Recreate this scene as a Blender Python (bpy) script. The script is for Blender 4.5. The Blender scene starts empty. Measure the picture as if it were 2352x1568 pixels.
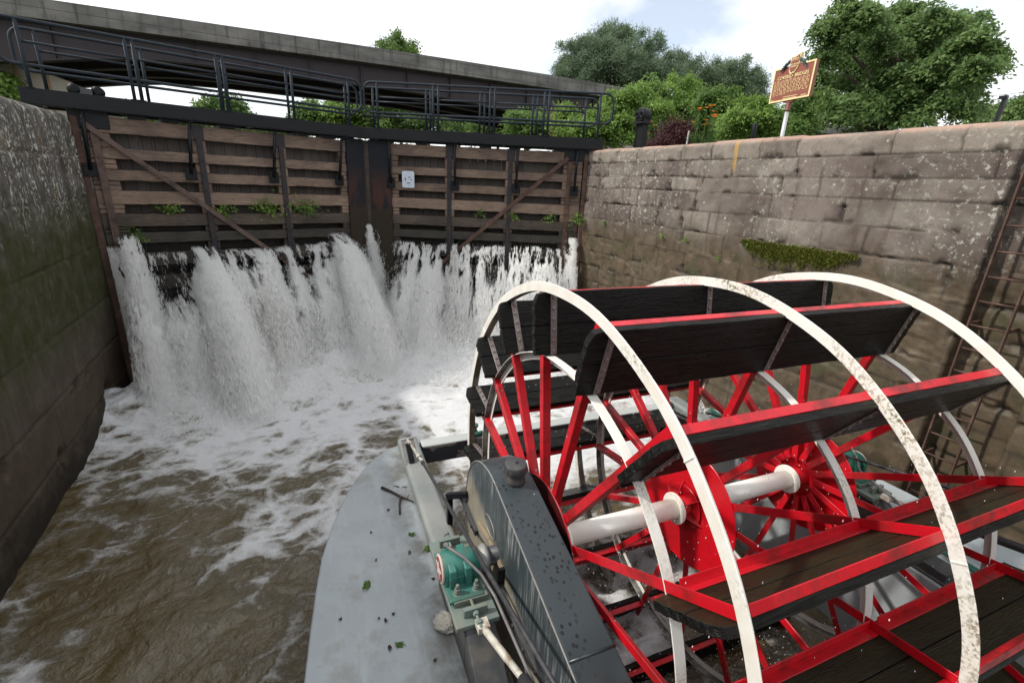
import bpy, bmesh, math, random
import numpy as np
from mathutils import Vector, Matrix, Euler

# ------------------------------------------------------------------ camera, sky, sun, exposure
SC = bpy.context.scene
COL = SC.collection
FPX = 1080.0                                   # focal length in pixels of a 2352 px wide frame
YAW = math.radians(2.0)
W0 = np.array([[0.87852783, -0.11312622, 0.46410269],
               [-0.47559957, -0.29795861, 0.8276628],
               [0.04465303, -0.94785185, -0.31556771]])
RZ = np.array([[math.cos(YAW), -math.sin(YAW), 0], [math.sin(YAW), math.cos(YAW), 0], [0, 0, 1]])
CW = RZ @ W0                                   # columns: right, down, forward in world axes
CAM = np.array([0.0, 0.0, 4.75])               # metres above the water in the lock chamber

cam_data = bpy.data.cameras.new('camera')
cam = bpy.data.objects.new('camera', cam_data)
COL.objects.link(cam)
m = Matrix.Identity(4)
for i in range(3):
    m[i][0], m[i][1], m[i][2], m[i][3] = CW[i, 0], -CW[i, 1], -CW[i, 2], CAM[i]
cam.matrix_world = m
cam_data.sensor_width = 36.0
cam_data.lens = FPX / 2352.0 * 36.0
cam_data.clip_end = 3000.0
cam_data.clip_start = 0.05
SC.camera = cam
SC.cycles.max_bounces = 18; SC.cycles.diffuse_bounces = 12; SC.cycles.transmission_bounces = 14; SC.cycles.transparent_max_bounces = 24

SUN = Vector((-1.0, 0.36, 1.0)).normalized()   # towards the sun
sl = bpy.data.lights.new('sun', 'SUN')
sl.energy = 3.0
sl.angle = math.radians(2.2)
sl.color = (1.0, 0.95, 0.87)
so = bpy.data.objects.new('sun', sl)
so.rotation_euler = SUN.to_track_quat('Z', 'Y').to_euler()
so.location = (-30, 20, 40)
COL.objects.link(so)

SC.view_settings.view_transform = 'Standard'
SC.view_settings.look = 'None'
SC.view_settings.gamma = 1.0
SC.view_settings.exposure = 0.3

wd = bpy.data.worlds.new('World')
SC.world = wd
wd.use_nodes = True
nt = wd.node_tree
for n in list(nt.nodes):
    nt.nodes.remove(n)
out = nt.nodes.new('ShaderNodeOutputWorld')
sky = nt.nodes.new('ShaderNodeTexSky')
sky.sky_type = 'NISHITA'
sky.sun_disc = False
sky.sun_elevation = math.asin(SUN.z)
sky.sun_rotation = math.atan2(SUN.x, SUN.y)
bg1 = nt.nodes.new('ShaderNodeBackground')
bg1.inputs['Strength'].default_value = 0.14
nt.links.new(sky.outputs[0], bg1.inputs['Color'])
bg2 = nt.nodes.new('ShaderNodeBackground')
bg2.inputs['Color'].default_value = (0.98, 0.99, 1.0, 1)
bg2.inputs['Strength'].default_value = 1.16
tc = nt.nodes.new('ShaderNodeTexCoord')
mp = nt.nodes.new('ShaderNodeMapping')
mp.inputs['Scale'].default_value = (1.0, 1.0, 2.6)
nt.links.new(tc.outputs['Generated'], mp.inputs['Vector'])
ns = nt.nodes.new('ShaderNodeTexNoise')
ns.inputs['Scale'].default_value = 2.3
ns.inputs['Detail'].default_value = 8
ns.inputs['Roughness'].default_value = 0.55
ns.inputs['Distortion'].default_value = 0.4
nt.links.new(mp.outputs[0], ns.inputs['Vector'])
rp = nt.nodes.new('ShaderNodeValToRGB')
rp.color_ramp.elements[0].position = 0.34
rp.color_ramp.elements[0].color = (0.35, 0.35, 0.35, 1)
rp.color_ramp.elements[1].position = 0.53
rp.color_ramp.elements[1].color = (1, 1, 1, 1)
nt.links.new(ns.outputs[0], rp.inputs[0])
mx = nt.nodes.new('ShaderNodeMixShader')
nt.links.new(rp.outputs[0], mx.inputs[0])
nt.links.new(bg1.outputs[0], mx.inputs[1])
nt.links.new(bg2.outputs[0], mx.inputs[2])
nt.links.new(mx.outputs[0], out.inputs['Surface'])

# ------------------------------------------------------------------ measuring helpers
K = 4096.0 / 2352.0
def ray(x, y): return CW @ np.array([(x - 1176.0) / FPX, (y - 784.0) / FPX, 1.0])
def at(x, y, k, v):
    r = ray(x, y)
    return CAM + r * ((v - CAM[k]) / r[k])
def far(x, y, d):
    r = ray(x, y)
    return CAM + r * (d / math.hypot(r[0], r[1]))
WC = np.array([3.37562994, 2.61672613, 1.882])   # centre of the paddle wheel
WA = np.array([0.99689614, -0.07872791, 0.0])    # its axle
WU = np.array([0.07872791, 0.99689614, 0.0])
WROT = math.atan2(WA[1], WA[0])
def toboat(p):
    d = p - WC
    return (float(d @ WA), float(d @ WU), float(p[2]))
def onU(x, y, u):
    r = ray(x, y)
    return toboat(CAM + r * ((u - (CAM - WC) @ WA) / (r @ WA)))
def onZ(x, y, z): return toboat(at(x, y, 2, z))
def r6(x, y): return ((1200 + .6576 * x) / K, (1700 + .6576 * y) / K)

# ------------------------------------------------------------------ object helpers
def props(o, label=None, cat=None, group=None, kind=None):
    if label: o['label'] = label
    if cat: o['category'] = cat
    if group: o['group'] = group
    if kind: o['kind'] = kind
    return o
def empty(name, loc, rz=0.0, label=None, cat=None, group=None, kind=None):
    o = bpy.data.objects.new(name, None)
    o.empty_display_size = 0.3
    COL.objects.link(o)
    o.location = loc
    o.rotation_euler = (0, 0, rz)
    return props(o, label, cat, group, kind)
def rot_to(d):
    return Vector(d).to_track_quat('Z', 'Y').to_matrix()

class MB:
    """collects shapes and links them as ONE mesh object"""
    def __init__(s):
        s.v, s.f, s.sm = [], [], []
    def add(s, vs, fs, smooth=False):
        o = len(s.v)
        s.v += [tuple(p) for p in vs]
        s.f += [tuple(i + o for i in f) for f in fs]
        s.sm += [smooth] * len(fs)
        return s
    def box(s, a, b):
        x0, y0, z0 = a; x1, y1, z1 = b
        return s.add([(x0, y0, z0), (x1, y0, z0), (x1, y1, z0), (x0, y1, z0), (x0, y0, z1), (x1, y0, z1), (x1, y1, z1), (x0, y1, z1)],
                     [(0, 3, 2, 1), (4, 5, 6, 7), (0, 1, 5, 4), (1, 2, 6, 5), (2, 3, 7, 6), (3, 0, 4, 7)])
    def bar(s, p, q, w, h, up=(0, 0, 1)):
        p, q = Vector(p), Vector(q)
        d = (q - p).normalized()
        a = d.cross(Vector(up)).normalized() * (w / 2)
        b = a.cross(d).normalized() * (h / 2)
        vs = [p - a - b, p + a - b, p + a + b, p - a + b, q - a - b, q + a - b, q + a + b, q - a + b]
        return s.add(vs, [(0, 1, 2, 3), (7, 6, 5, 4), (0, 4, 5, 1), (1, 5, 6, 2), (2, 6, 7, 3), (3, 7, 4, 0)])
    def tube(s, pts, r, n=10, caps=True, r2=None):
        pts = [Vector(p) for p in pts]
        rs = r if isinstance(r, (list, tuple)) else [r + ((r2 if r2 is not None else r) - r) * i / max(1, len(pts) - 1) for i in range(len(pts))]
        vs, fs = [], []
        t0 = (pts[1] - pts[0]).normalized()
        ref = Vector((0, 0, 1)) if abs(t0.z) < .9 else Vector((1, 0, 0))
        a = t0.cross(ref).normalized()
        for i, p in enumerate(pts):
            t = (pts[min(i + 1, len(pts) - 1)] - pts[max(i - 1, 0)]).normalized()
            a = (a - t * a.dot(t)).normalized()
            b = t.cross(a)
            for k in range(n):
                an = 2 * math.pi * k / n
                vs.append(p + (a * math.cos(an) + b * math.sin(an)) * rs[i])
        for i in range(len(pts) - 1):
            for k in range(n):
                k2 = (k + 1) % n
                fs.append((i * n + k, i * n + k2, (i + 1) * n + k2, (i + 1) * n + k))
        s.add(vs, fs, True)
        if caps:
            o = len(s.v) - len(vs)
            s.f.append(tuple(o + k for k in reversed(range(n)))); s.sm.append(False)
            s.f.append(tuple(o + (len(pts) - 1) * n + k for k in range(n))); s.sm.append(False)
        return s
    def lathe(s, prof, n=24, c=(0, 0, 0), axis=(0, 0, 1), smooth=True):
        R = rot_to(axis); c = Vector(c)
        vs, fs = [], []
        for r, z in prof:
            for k in range(n):
                an = 2 * math.pi * k / n
                vs.append(c + R @ Vector((r * math.cos(an), r * math.sin(an), z)))
        for i in range(len(prof) - 1):
            for k in range(n):
                k2 = (k + 1) % n
                fs.append((i * n + k, i * n + k2, (i + 1) * n + k2, (i + 1) * n + k))
        o = len(s.v)
        s.add(vs, fs, smooth)
        s.f.append(tuple(o + k for k in reversed(range(n)))); s.sm.append(False)
        s.f.append(tuple(o + (len(prof) - 1) * n + k for k in range(n))); s.sm.append(False)
        return s
    def prism(s, poly, mapf, d0, d1):
        n = len(poly)
        vs = [mapf(a, b, d0) for a, b in poly] + [mapf(a, b, d1) for a, b in poly]
        fs = [tuple(reversed(range(n))), tuple(range(n, 2 * n))]
        fs += [(i, (i + 1) % n, n + (i + 1) % n, n + i) for i in range(n)]
        return s.add(vs, fs)
    def bolt(s, p, d, r=.015, h=.012):
        return s.lathe([(r, 0), (r, h * .8), (r * .8, h)], 6, p, d, False)
    def build(s, name, mat, parent=None, bevel=0.0, seg=2, auto=False):
        me = bpy.data.meshes.new(name)
        me.from_pydata([tuple(v) for v in s.v], [], s.f)
        bm = bmesh.new(); bm.from_mesh(me)
        bmesh.ops.recalc_face_normals(bm, faces=bm.faces)
        bm.to_mesh(me); bm.free()
        me.polygons.foreach_set('use_smooth', s.sm)
        o = bpy.data.objects.new(name, me)
        me.materials.append(mat)
        COL.objects.link(o)
        if parent: o.parent = parent
        if bevel:
            b = o.modifiers.new('bevel', 'BEVEL')
            b.width = bevel; b.segments = seg; b.limit_method = 'ANGLE'; b.angle_limit = math.radians(50)
        return o

def npmesh(name, V, F, mat, parent=None, cols=None, uv=None, smooth=True):
    """mesh from numpy arrays; F is (n,4) or (n,3)"""
    me = bpy.data.meshes.new(name)
    V = np.asarray(V, np.float32); F = np.asarray(F, np.int32)
    k = F.shape[1]
    me.vertices.add(len(V)); me.vertices.foreach_set('co', V.ravel())
    me.loops.add(F.size); me.loops.foreach_set('vertex_index', F.ravel())
    me.polygons.add(len(F))
    me.polygons.foreach_set('loop_start', np.arange(0, F.size, k, dtype=np.int32))
    me.polygons.foreach_set('loop_total', np.full(len(F), k, np.int32))
    me.polygons.foreach_set('use_smooth', np.full(len(F), smooth, bool))
    me.update(calc_edges=True)
    if cols is not None:
        for nm, c in cols.items():
            at_ = me.color_attributes.new(nm, 'FLOAT_COLOR', 'POINT')
            c = np.asarray(c, np.float32)
            if c.ndim == 1: c = np.stack([c, c, c], 1)
            c4 = np.concatenate([c, np.ones((len(c), 1), np.float32)], 1)
            at_.data.foreach_set('color', c4.ravel())
    if uv is not None:
        u = me.uv_layers.new(name='UVMap')
        u.data.foreach_set('uv', np.asarray(uv, np.float32)[F.ravel()].ravel())
    me.materials.append(mat)
    o = bpy.data.objects.new(name, me)
    COL.objects.link(o)
    if parent: o.parent = parent
    return o
def gridf(nu, nv):
    i = np.arange(nu - 1)[:, None] * nv + np.arange(nv - 1)[None, :]
    return np.stack([i, i + nv, i + nv + 1, i + 1], -1).reshape(-1, 4)

_T = np.random.RandomState(7).rand(512, 512)
def vn(x, y, s=0):
    x = np.asarray(x, float) + s * 17.31; y = np.asarray(y, float) + s * 9.77
    xi = np.floor(x).astype(int); yi = np.floor(y).astype(int)
    fx = x - xi; fy = y - yi
    fx = fx * fx * (3 - 2 * fx); fy = fy * fy * (3 - 2 * fy)
    g = lambda a, b: _T[a % 512, b % 512]
    return (g(xi, yi) * (1 - fx) + g(xi + 1, yi) * fx) * (1 - fy) + (g(xi, yi + 1) * (1 - fx) + g(xi + 1, yi + 1) * fx) * fy
def fbm(x, y, o=4, s=0, g=.5):
    r = 0; a = 1; t = 0
    for k in range(o):
        r = r + a * vn(x * 2 ** k, y * 2 ** k, s + k * 3); t += a; a *= g
    return r / t
def sst(a, b, x):
    t = np.clip((x - a) / (b - a), 0, 1)
    return t * t * (3 - 2 * t)

# ------------------------------------------------------------------ material helpers
class NT:
    def __init__(s, name):
        s.m = bpy.data.materials.new(name); s.m.use_nodes = True
        s.t = s.m.node_tree; s.n = s.t.nodes; s.l = s.t.links
        for n in list(s.n): s.n.remove(n)
        s.out = s.n.new('ShaderNodeOutputMaterial')
        s.b = s.n.new('ShaderNodeBsdfPrincipled')
        s.l.new(s.b.outputs[0], s.out.inputs['Surface'])
        s.tc = s.n.new('ShaderNodeTexCoord')
    def put(s, sock, v):
        if hasattr(v, 'is_linked') or hasattr(v, 'links'): s.l.new(v, sock)
        elif isinstance(v, (tuple, list)): sock.default_value = (*v, 1) if len(v) == 3 and len(sock.default_value) == 4 else v
        else: sock.default_value = v
    def co(s, scale=(1, 1, 1), loc=(0, 0, 0), rot=(0, 0, 0), src='Object'):
        mp = s.n.new('ShaderNodeMapping')
        mp.inputs['Scale'].default_value = scale; mp.inputs['Location'].default_value = loc; mp.inputs['Rotation'].default_value = rot
        s.l.new(s.tc.outputs[src], mp.inputs['Vector'])
        return mp.outputs[0]
    def noise(s, v, scale=5, det=4, rough=.55, dist=0.0):
        n = s.n.new('ShaderNodeTexNoise')
        n.inputs['Scale'].default_value = scale; n.inputs['Detail'].default_value = det
        n.inputs['Roughness'].default_value = rough; n.inputs['Distortion'].default_value = dist
        if v is not None: s.l.new(v, n.inputs['Vector'])
        return n.outputs[0]
    def vor(s, v, scale=5, feat='F1', rand=1.0):
        n = s.n.new('ShaderNodeTexVoronoi'); n.feature = feat
        n.inputs['Scale'].default_value = scale; n.inputs['Randomness'].default_value = rand
        s.l.new(v, n.inputs['Vector'])
        return n.outputs['Distance']
    def wave(s, v, scale=5, dist=3, det=2, dsc=1.5):
        n = s.n.new('ShaderNodeTexWave')
        n.inputs['Scale'].default_value = scale; n.inputs['Distortion'].default_value = dist
        n.inputs['Detail'].default_value = det; n.inputs['Detail Scale'].default_value = dsc
        s.l.new(v, n.inputs['Vector'])
        return n.outputs['Fac']
    def ramp(s, f, *st, interp='LINEAR'):
        n = s.n.new('ShaderNodeValToRGB'); cr = n.color_ramp; cr.interpolation = interp
        while len(cr.elements) < len(st): cr.elements.new(.5)
        for e, (p, c) in zip(cr.elements, st):
            e.position = p
            e.color = (c, c, c, 1) if not isinstance(c, (tuple, list)) else (*c, 1)
        s.l.new(f, n.inputs[0])
        return n.outputs[0]
    def mix(s, f, a, b, mode='MIX'):
        n = s.n.new('ShaderNodeMix'); n.data_type = 'RGBA'; n.blend_type = mode
        s.put(n.inputs[0], f); s.put(n.inputs[6], a); s.put(n.inputs[7], b)
        return n.outputs[2]
    def math(s, op, a, b=0.0, c=None, clamp=False):
        n = s.n.new('ShaderNodeMath'); n.operation = op; n.use_clamp = clamp
        s.put(n.inputs[0], a); s.put(n.inputs[1], b)
        if c is not None: s.put(n.inputs[2], c)
        return n.outputs[0]
    def attr(s, name):
        n = s.n.new('ShaderNodeAttribute'); n.attribute_name = name
        return n
    def sep(s, v):
        n = s.n.new('ShaderNodeSeparateXYZ'); s.l.new(v, n.inputs[0]); return n.outputs
    def rand(s):
        return s.n.new('ShaderNodeObjectInfo').outputs['Random']
    def mr(s, v, a, b, c=0.0, d=1.0):
        n = s.n.new('ShaderNodeMapRange'); n.clamp = True
        s.put(n.inputs[0], v); s.put(n.inputs[1], a); s.put(n.inputs[2], b); s.put(n.inputs[3], c); s.put(n.inputs[4], d)
        return n.outputs[0]
    def bump(s, h, st=.3, d=.02):
        n = s.n.new('ShaderNodeBump'); n.inputs['Strength'].default_value = st; n.inputs['Distance'].default_value = d
        s.l.new(h, n.inputs['Height'])
        s.l.new(n.outputs[0], s.b.inputs['Normal'])
    def set(s, color=None, rough=None, metal=None, spec=None, **kw):
        if color is not None: s.put(s.b.inputs['Base Color'], color)
        if rough is not None: s.put(s.b.inputs['Roughness'], rough)
        if metal is not None: s.put(s.b.inputs['Metallic'], metal)
        if spec is not None: s.put(s.b.inputs['Specular IOR Level'], spec)
        for k, v in kw.items(): s.put(s.b.inputs[k], v)
        return s.m

def paint(name, c, rough=.4, dirt=(.08, .06, .04), amount=.35, scale=6, metal=0.0, spec=.5, bump=.1):
    t = NT(name); v = t.co()
    n1 = t.noise(v, scale, 6, .65); n2 = t.noise(v, scale * 8, 4, .6)
    f = t.math('MULTIPLY', t.ramp(n1, (.47, 0), (.66, 1)), amount)
    col = t.mix(f, c, dirt)
    col = t.mix(t.math('MULTIPLY', t.ramp(n2, (.35, 0), (.7, 1)), .18), col, tuple(x * .55 for x in c))
    t.bump(n2, bump, .004)
    return t.set(col, t.mr(n1, .3, .7, rough * .8, min(1, rough * 1.4)), metal, spec)

def wood(name, c1, c2, rough=.7, sx=1.0, bump=.4, dark=None, tint=.35):
    """grain along local X"""
    t = NT(name)
    v = t.co((.35 * sx, 7, 7))
    r = t.rand()
    off = t.n.new('ShaderNodeVectorMath'); off.operation = 'ADD'
    t.l.new(v, off.inputs[0])
    cmb = t.n.new('ShaderNodeCombineXYZ'); t.l.new(t.math('MULTIPLY', r, 37.0), cmb.inputs[0]); t.l.new(t.math('MULTIPLY', r, 91.0), cmb.inputs[1])
    t.l.new(cmb.outputs[0], off.inputs[1])
    g = t.noise(off.outputs[0], 3.2, 8, .62, 1.2)
    g2 = t.noise(off.outputs[0], 14, 5, .6, .4)
    col = t.mix(t.ramp(g, (.35, 0), (.65, 1)), c1, c2)
    col = t.mix(t.math('MULTIPLY', r, tint), col, tuple(x * .55 for x in c1))
    big = t.noise(t.co((.8, 1.5, 1.5)), 1.6, 4)
    if dark: col = t.mix(t.ramp(big, (.42, 0), (.62, .75)), col, dark)
    crack = t.ramp(g2, (.36, 1), (.43, 0))
    col = t.mix(t.math('MULTIPLY', crack, .75), col, tuple(x * .25 for x in c1))
    h = t.math('SUBTRACT', t.math('ADD', g, t.math('MULTIPLY', g2, .5)), t.math('MULTIPLY', crack, .5))
    t.bump(h, bump, .02)
    return t.set(col, rough)

M = {}
M['red'] = paint('red_paint', (.56, .006, .016), .33, (.045, .018, .012), .8, 2.6)
M['red_clean'] = paint('red_disc_paint', (.58, .005, .014), .3, (.12, .01, .012), .35, 2.0)
def white_hoop(name, amt, gr, slime=(.10, .075, .05)):
    t = NT(name); v = t.co()
    big = t.noise(t.co((1, 1, 1), (gr * 3.1, gr, 0)), 1.3, 3)
    sp = t.noise(t.co((1.6, 1, 1)), 42, 5, .7)
    f = t.math('MULTIPLY', t.ramp(big, (.62 - amt * .35, 0), (.78 - amt * .3, 1)), t.ramp(sp, (.47, 0), (.6, 1)))
    f2 = t.math('MULTIPLY', t.ramp(big, (.38, .12), (.7, .5)), t.ramp(t.noise(v, 9, 4), (.4, 0), (.7, 1)))
    col = t.mix(f2, (.80, .785, .735), (.66, .52, .36))
    col = t.mix(f, col, t.mix(t.ramp(t.noise(v, 18, 2), (.42, 0), (.58, 1)), (.36, .27, .16), (.13, .115, .06)))
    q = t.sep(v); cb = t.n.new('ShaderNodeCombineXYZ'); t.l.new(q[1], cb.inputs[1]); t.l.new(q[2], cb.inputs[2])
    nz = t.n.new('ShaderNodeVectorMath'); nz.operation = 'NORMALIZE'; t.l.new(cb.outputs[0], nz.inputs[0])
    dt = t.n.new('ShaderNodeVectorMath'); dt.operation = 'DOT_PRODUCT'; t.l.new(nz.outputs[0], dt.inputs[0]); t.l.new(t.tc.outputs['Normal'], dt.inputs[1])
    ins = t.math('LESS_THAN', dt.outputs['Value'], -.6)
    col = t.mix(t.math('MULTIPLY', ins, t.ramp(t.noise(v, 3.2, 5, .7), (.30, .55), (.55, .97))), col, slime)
    t.bump(sp, .12, .004)
    return t.set(col, .42)
M['hoop_clean'] = white_hoop('white_hoop_paint', .12, 1.0)
M['hoop_dirty'] = white_hoop('grimy_white_hoop_paint', .7, 2.0)
M['rim_in'] = white_hoop('inner_rim_paint', .22, 3.0, (.014, .013, .009))
M['axle'] = white_hoop('white_axle_paint', .02, 5.0)
t = NT('wet_black_wood')
v = t.co((.5, 9, 9)); rnd = t.rand()
off = t.n.new('ShaderNodeVectorMath'); off.operation = 'ADD'; t.l.new(v, off.inputs[0])
cm = t.n.new('ShaderNodeCombineXYZ'); t.l.new(t.math('MULTIPLY', rnd, 50.0), cm.inputs[0]); t.l.new(t.math('MULTIPLY', rnd, 23.0), cm.inputs[1]); t.l.new(cm.outputs[0], off.inputs[1])
g = t.noise(off.outputs[0], 2.4, 3, .5, 1.5)
gw = t.math('PINGPONG', t.math('MULTIPLY', g, 9.0), 0.5)
g2 = t.noise(off.outputs[0], 16, 4, .6)
col = t.mix(t.ramp(gw, (.1, 0), (.45, 1)), (.0035, .0035, .003), (.0105, .010, .009))
grn = t.ramp(t.noise(t.co(), 2.2, 5, .6), (.52, 0), (.7, .8))
col = t.mix(grn, col, (.016, .016, .006))
inn = t.math('LESS_THAN', t.sep(t.tc.outputs['Normal'])[2], -.6)
col = t.mix(t.math('MULTIPLY', inn, t.ramp(t.noise(t.co((1, 2, 1)), 2.6, 6, .65), (.30, .35), (.62, .95))), col, (.027, .025, .012))
t.bump(t.math('ADD', gw, t.math('MULTIPLY', g2, .5)), .55, .012)
M['paddle'] = t.set(col, t.mr(g2, .3, .7, .25, .5), None, .16)
M['strap'] = paint('worn_steel_strap', (.22, .19, .18), .45, (.12, .07, .05), .6, 8, .35)
M['bolt'] = paint('bolt_steel', (.24, .23, .22), .4, (.2, .12, .07), .5, 20, .6)
# pontoon deck: pale grey paint with water marks and grime
t = NT('pontoon_grey_paint'); v = t.co()
n1 = t.noise(v, 1.1, 5, .6, .6); n2 = t.noise(v, 2.6, 7, .65); n3 = t.noise(v, 70, 3)
st = t.noise(t.co((7, .8, 1)), 2.0, 4)
col = t.mix(t.ramp(n1, (.38, 0), (.62, 1)), (.295, .325, .340), (.335, .365, .378))
col = t.mix(t.math('MULTIPLY', t.ramp(n2, (.53, 0), (.66, 1)), .6), col, (.21, .20, .175))
col = t.mix(t.math('MULTIPLY', t.ramp(t.noise(v, 1.7, 8, .7, .8), (.50, 0), (.515, 1)), .14), col, (.20, .215, .22))
sx = t.sep(v)[0]
col = t.mix(t.math('MULTIPLY', t.math('MULTIPLY', t.mr(t.math('ABSOLUTE', t.math('ADD', sx, 2.44)), .30, .0), t.ramp(t.noise(v, 3.2, 6, .65), (.40, 0), (.58, 1))), .75), col, (.085, .075, .050))
scr = t.noise(t.co((1, 14, 1), (0, 0, 0), (0, 0, .9)), 3, 4)
col = t.mix(t.math('MULTIPLY', t.ramp(scr, (.70, 0), (.76, 1)), .2), col, (.45, .47, .48))
col = t.mix(t.math('MULTIPLY', t.ramp(st, (.55, 0), (.75, 1)), .25), col, (.46, .50, .52))
col = t.mix(t.ramp(t.vor(v, 26), (.03, .8), (.06, 0)), col, (.20, .16, .11))
t.bump(t.math('ADD', n2, t.math('MULTIPLY', n3, .15)), .15, .01)
M['deck'] = t.set(col, t.mr(n2, .4, .65, .52, .3), None, .4)
t = NT('beam_grey_paint'); v = t.co()
n1 = t.noise(v, 2.2, 5, .6); n2 = t.noise(v, 30, 4)
col = t.mix(t.ramp(n1, (.35, 0), (.65, 1)), (.17, .19, .19), (.245, .25, .24))
col = t.mix(t.ramp(t.noise(v, 7, 6, .7), (.62, 0), (.72, .6)), col, (.20, .18, .15))
M['beam'] = t.set(col, .45)
t = NT('peeling_dark_paint'); v = t.co()
n1 = t.noise(t.co((1, 1, 1.8)), 2.6, 6, .5, .3)
col = t.mix(t.ramp(n1, (.53, 0), (.535, 1)), (.035, .037, .043), (.19, .18, .165))
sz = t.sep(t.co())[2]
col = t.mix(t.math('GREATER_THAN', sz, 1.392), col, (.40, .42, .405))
M['cross'] = t.set(col, .5)
# chain case: dark grey with pale drips on its sides and black drops on its top
t = NT('chain_case_paint'); v = t.co()
nrm = t.sep(t.tc.outputs['Normal'])
side = t.math('GREATER_THAN', t.math('ABSOLUTE', nrm[0]), .7)
drip = t.noise(t.co((1, 26, 1.2)), 1.6, 5, .6, .2)
reg = t.noise(t.co((1, 1.2, 1.4)), 2.0, 3)
dm = t.math('MULTIPLY', t.ramp(drip, (.50, 0), (.66, 1)), t.ramp(reg, (.40, 0), (.58, 1)))
col = t.mix(t.math('MULTIPLY', t.math('MULTIPLY', dm, side), .6), (.040, .052, .058), (.40, .42, .42))
tan = t.math('MULTIPLY', t.mr(t.math('SUBTRACT', t.sep(v)[2], t.math('MULTIPLY', t.sep(v)[1], .33)), 1.98, 1.86), side)
col = t.mix(t.math('MULTIPLY', tan, t.mr(t.noise(v, 4, 5), .3, .6, .45, .95)), col, (.30, .265, .20))
drops = t.math('MULTIPLY', t.ramp(t.vor(t.co((1, .8, .8)), 26), (.26, 1), (.33, 0)), t.ramp(t.noise(v, 3.0, 3), (.46, 0), (.62, 1)))
col = t.mix(t.math('MULTIPLY', t.math('MULTIPLY', drops, t.math('SUBTRACT', 1.0, side)), .95), col, (.012, .012, .014))
wet = t.mr(t.sep(v)[1], -1.0, -1.5)
col = t.mix(t.math('MULTIPLY', wet, t.math('SUBTRACT', 1.0, side)), col, (.020, .021, .023))
t.bump(t.noise(v, 40, 3), .06, .004)
M['case'] = t.set(col, t.math('SUBTRACT', .34, t.math('MULTIPLY', wet, .2)), None, .45)
M['black'] = paint('black_steel_paint', (.0042, .0052, .0075), .42, (.018, .017, .017), .3, 7, 0, .25)
M['navy'] = paint('railing_blue_black_paint', (.016, .024, .034), .6, (.03, .034, .04), .25, 5, 0, .25)
M['darkgrey'] = paint('dark_grey_steel', (.05, .052, .056), .45, (.16, .14, .11), .5, 6)
M['turq'] = paint('turquoise_bearing_paint', (.034, .165, .135), .4, (.075, .09, .07), .8, 6)
M['sage'] = paint('weathered_sage_paint', (.15, .19, .17), .5, (.20, .16, .10), .6, 9)
M['green'] = paint('dark_green_paint', (.012, .11, .075), .4, (.03, .05, .04), .4, 8)
M['creamrust'] = paint('cream_rusted_paint', (.55, .53, .47), .5, (.20, .10, .045), .8, 10)
M['emblem_red'] = paint('emblem_red', (.30, .018, .022), .5, (.2, .05, .05), .3, 20)
M['emblem_white'] = paint('emblem_white', (.60, .56, .50), .6, (.3, .2, .15), .5, 20)
M['galv'] = paint('dull_galvanised_metal', (.30, .30, .29), .45, (.15, .12, .09), .5, 12, .3)
M['rubber'] = paint('black_rubber_hose', (.03, .03, .034), .45, (.1, .1, .1), .3, 14)
M['cable'] = paint('grey_hose', (.15, .14, .14), .5, (.06, .05, .05), .4, 14)
M['rust'] = paint('rusted_iron', (.075, .042, .032), .7, (.18, .11, .085), .65, 5, 0, .3, .4)
M['rust_pale'] = paint('pale_rusted_iron', (.125, .085, .070), .7, (.040, .030, .028), .85, 5, 0, .3, .4)
M['iron'] = paint('old_black_iron', (.022, .022, .026), .55, (.075, .04, .03), .6, 3, 0, .35, .3)
t = NT('mitre_post_iron'); v = t.co()
n1 = t.noise(t.co((1, 1, .35)), 3.4, 5, .6)
zz = t.sep(v)[2]
fr = t.math('MULTIPLY', t.ramp(n1, (.42, 0), (.55, 1)), t.mr(zz, 5.1, 4.4))
col = t.mix(fr, (.014, .016, .020), (.060, .028, .022))
col = t.mix(t.mr(zz, 3.98, 3.9), col, (.036, .028, .020))
M['mitre'] = t.set(col, t.mr(zz, 3.98, 3.9, .7, .35), None, .2)
M['timber'] = wood('weathered_gate_timber', (.162, .110, .076), (.272, .196, .146), .75, 1, .5, (.10, .068, .055))
M['timber_light'] = wood('lighter_gate_timber', (.21, .145, .102), (.315, .228, .168), .75, 1, .5, (.16, .105, .08), .2)
M['timber_wet'] = wood('wet_dark_gate_timber', (.032, .026, .018), (.060, .048, .034), .35, 1, .5, (.02, .017, .012))
M['timber_mid'] = wood('damp_gate_timber', (.075, .052, .038), (.13, .095, .07), .6, 1, .5, (.04, .03, .022))
t = NT('vertical_gate_planking'); v = t.co((7, 7, .4))
g = t.noise(v, 2.5, 6, .6, .8)
pl = t.math('FRACT', t.math('MULTIPLY', t.sep(t.co())[0], 4.6))
seam = t.math('LESS_THAN', t.math('ABSOLUTE', t.math('SUBTRACT', pl, .5)), .47)
pid = t.math('FLOOR', t.math('MULTIPLY', t.sep(t.co())[0], 4.6))
wn = t.n.new('ShaderNodeTexWhiteNoise'); wn.noise_dimensions = '1D'; t.l.new(pid, wn.inputs['W'])
col = t.mix(g, (.055, .045, .040), (.125, .102, .090))
col = t.mix(t.math('MULTIPLY', wn.outputs[0], .6), col, (.042, .034, .030))
col = t.mix(t.mr(t.sep(t.co())[2], 4.2, 3.2), col, (.016, .014, .011))
col = t.mix(seam, (.008, .007, .006), col)
M['planking'] = t.set(col, .7)
M['alu'] = paint('white_sign_enamel', (.56, .62, .70), .4, (.5, .52, .5), .2, 4)
M['ink'] = paint('grey_sign_ink', (.075, .085, .10), .6, (.1, .1, .1), .1, 4)
M['faint_ink'] = paint('faint_sign_ink', (.46, .52, .585), .6, (.4, .4, .4), .1, 4)
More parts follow.
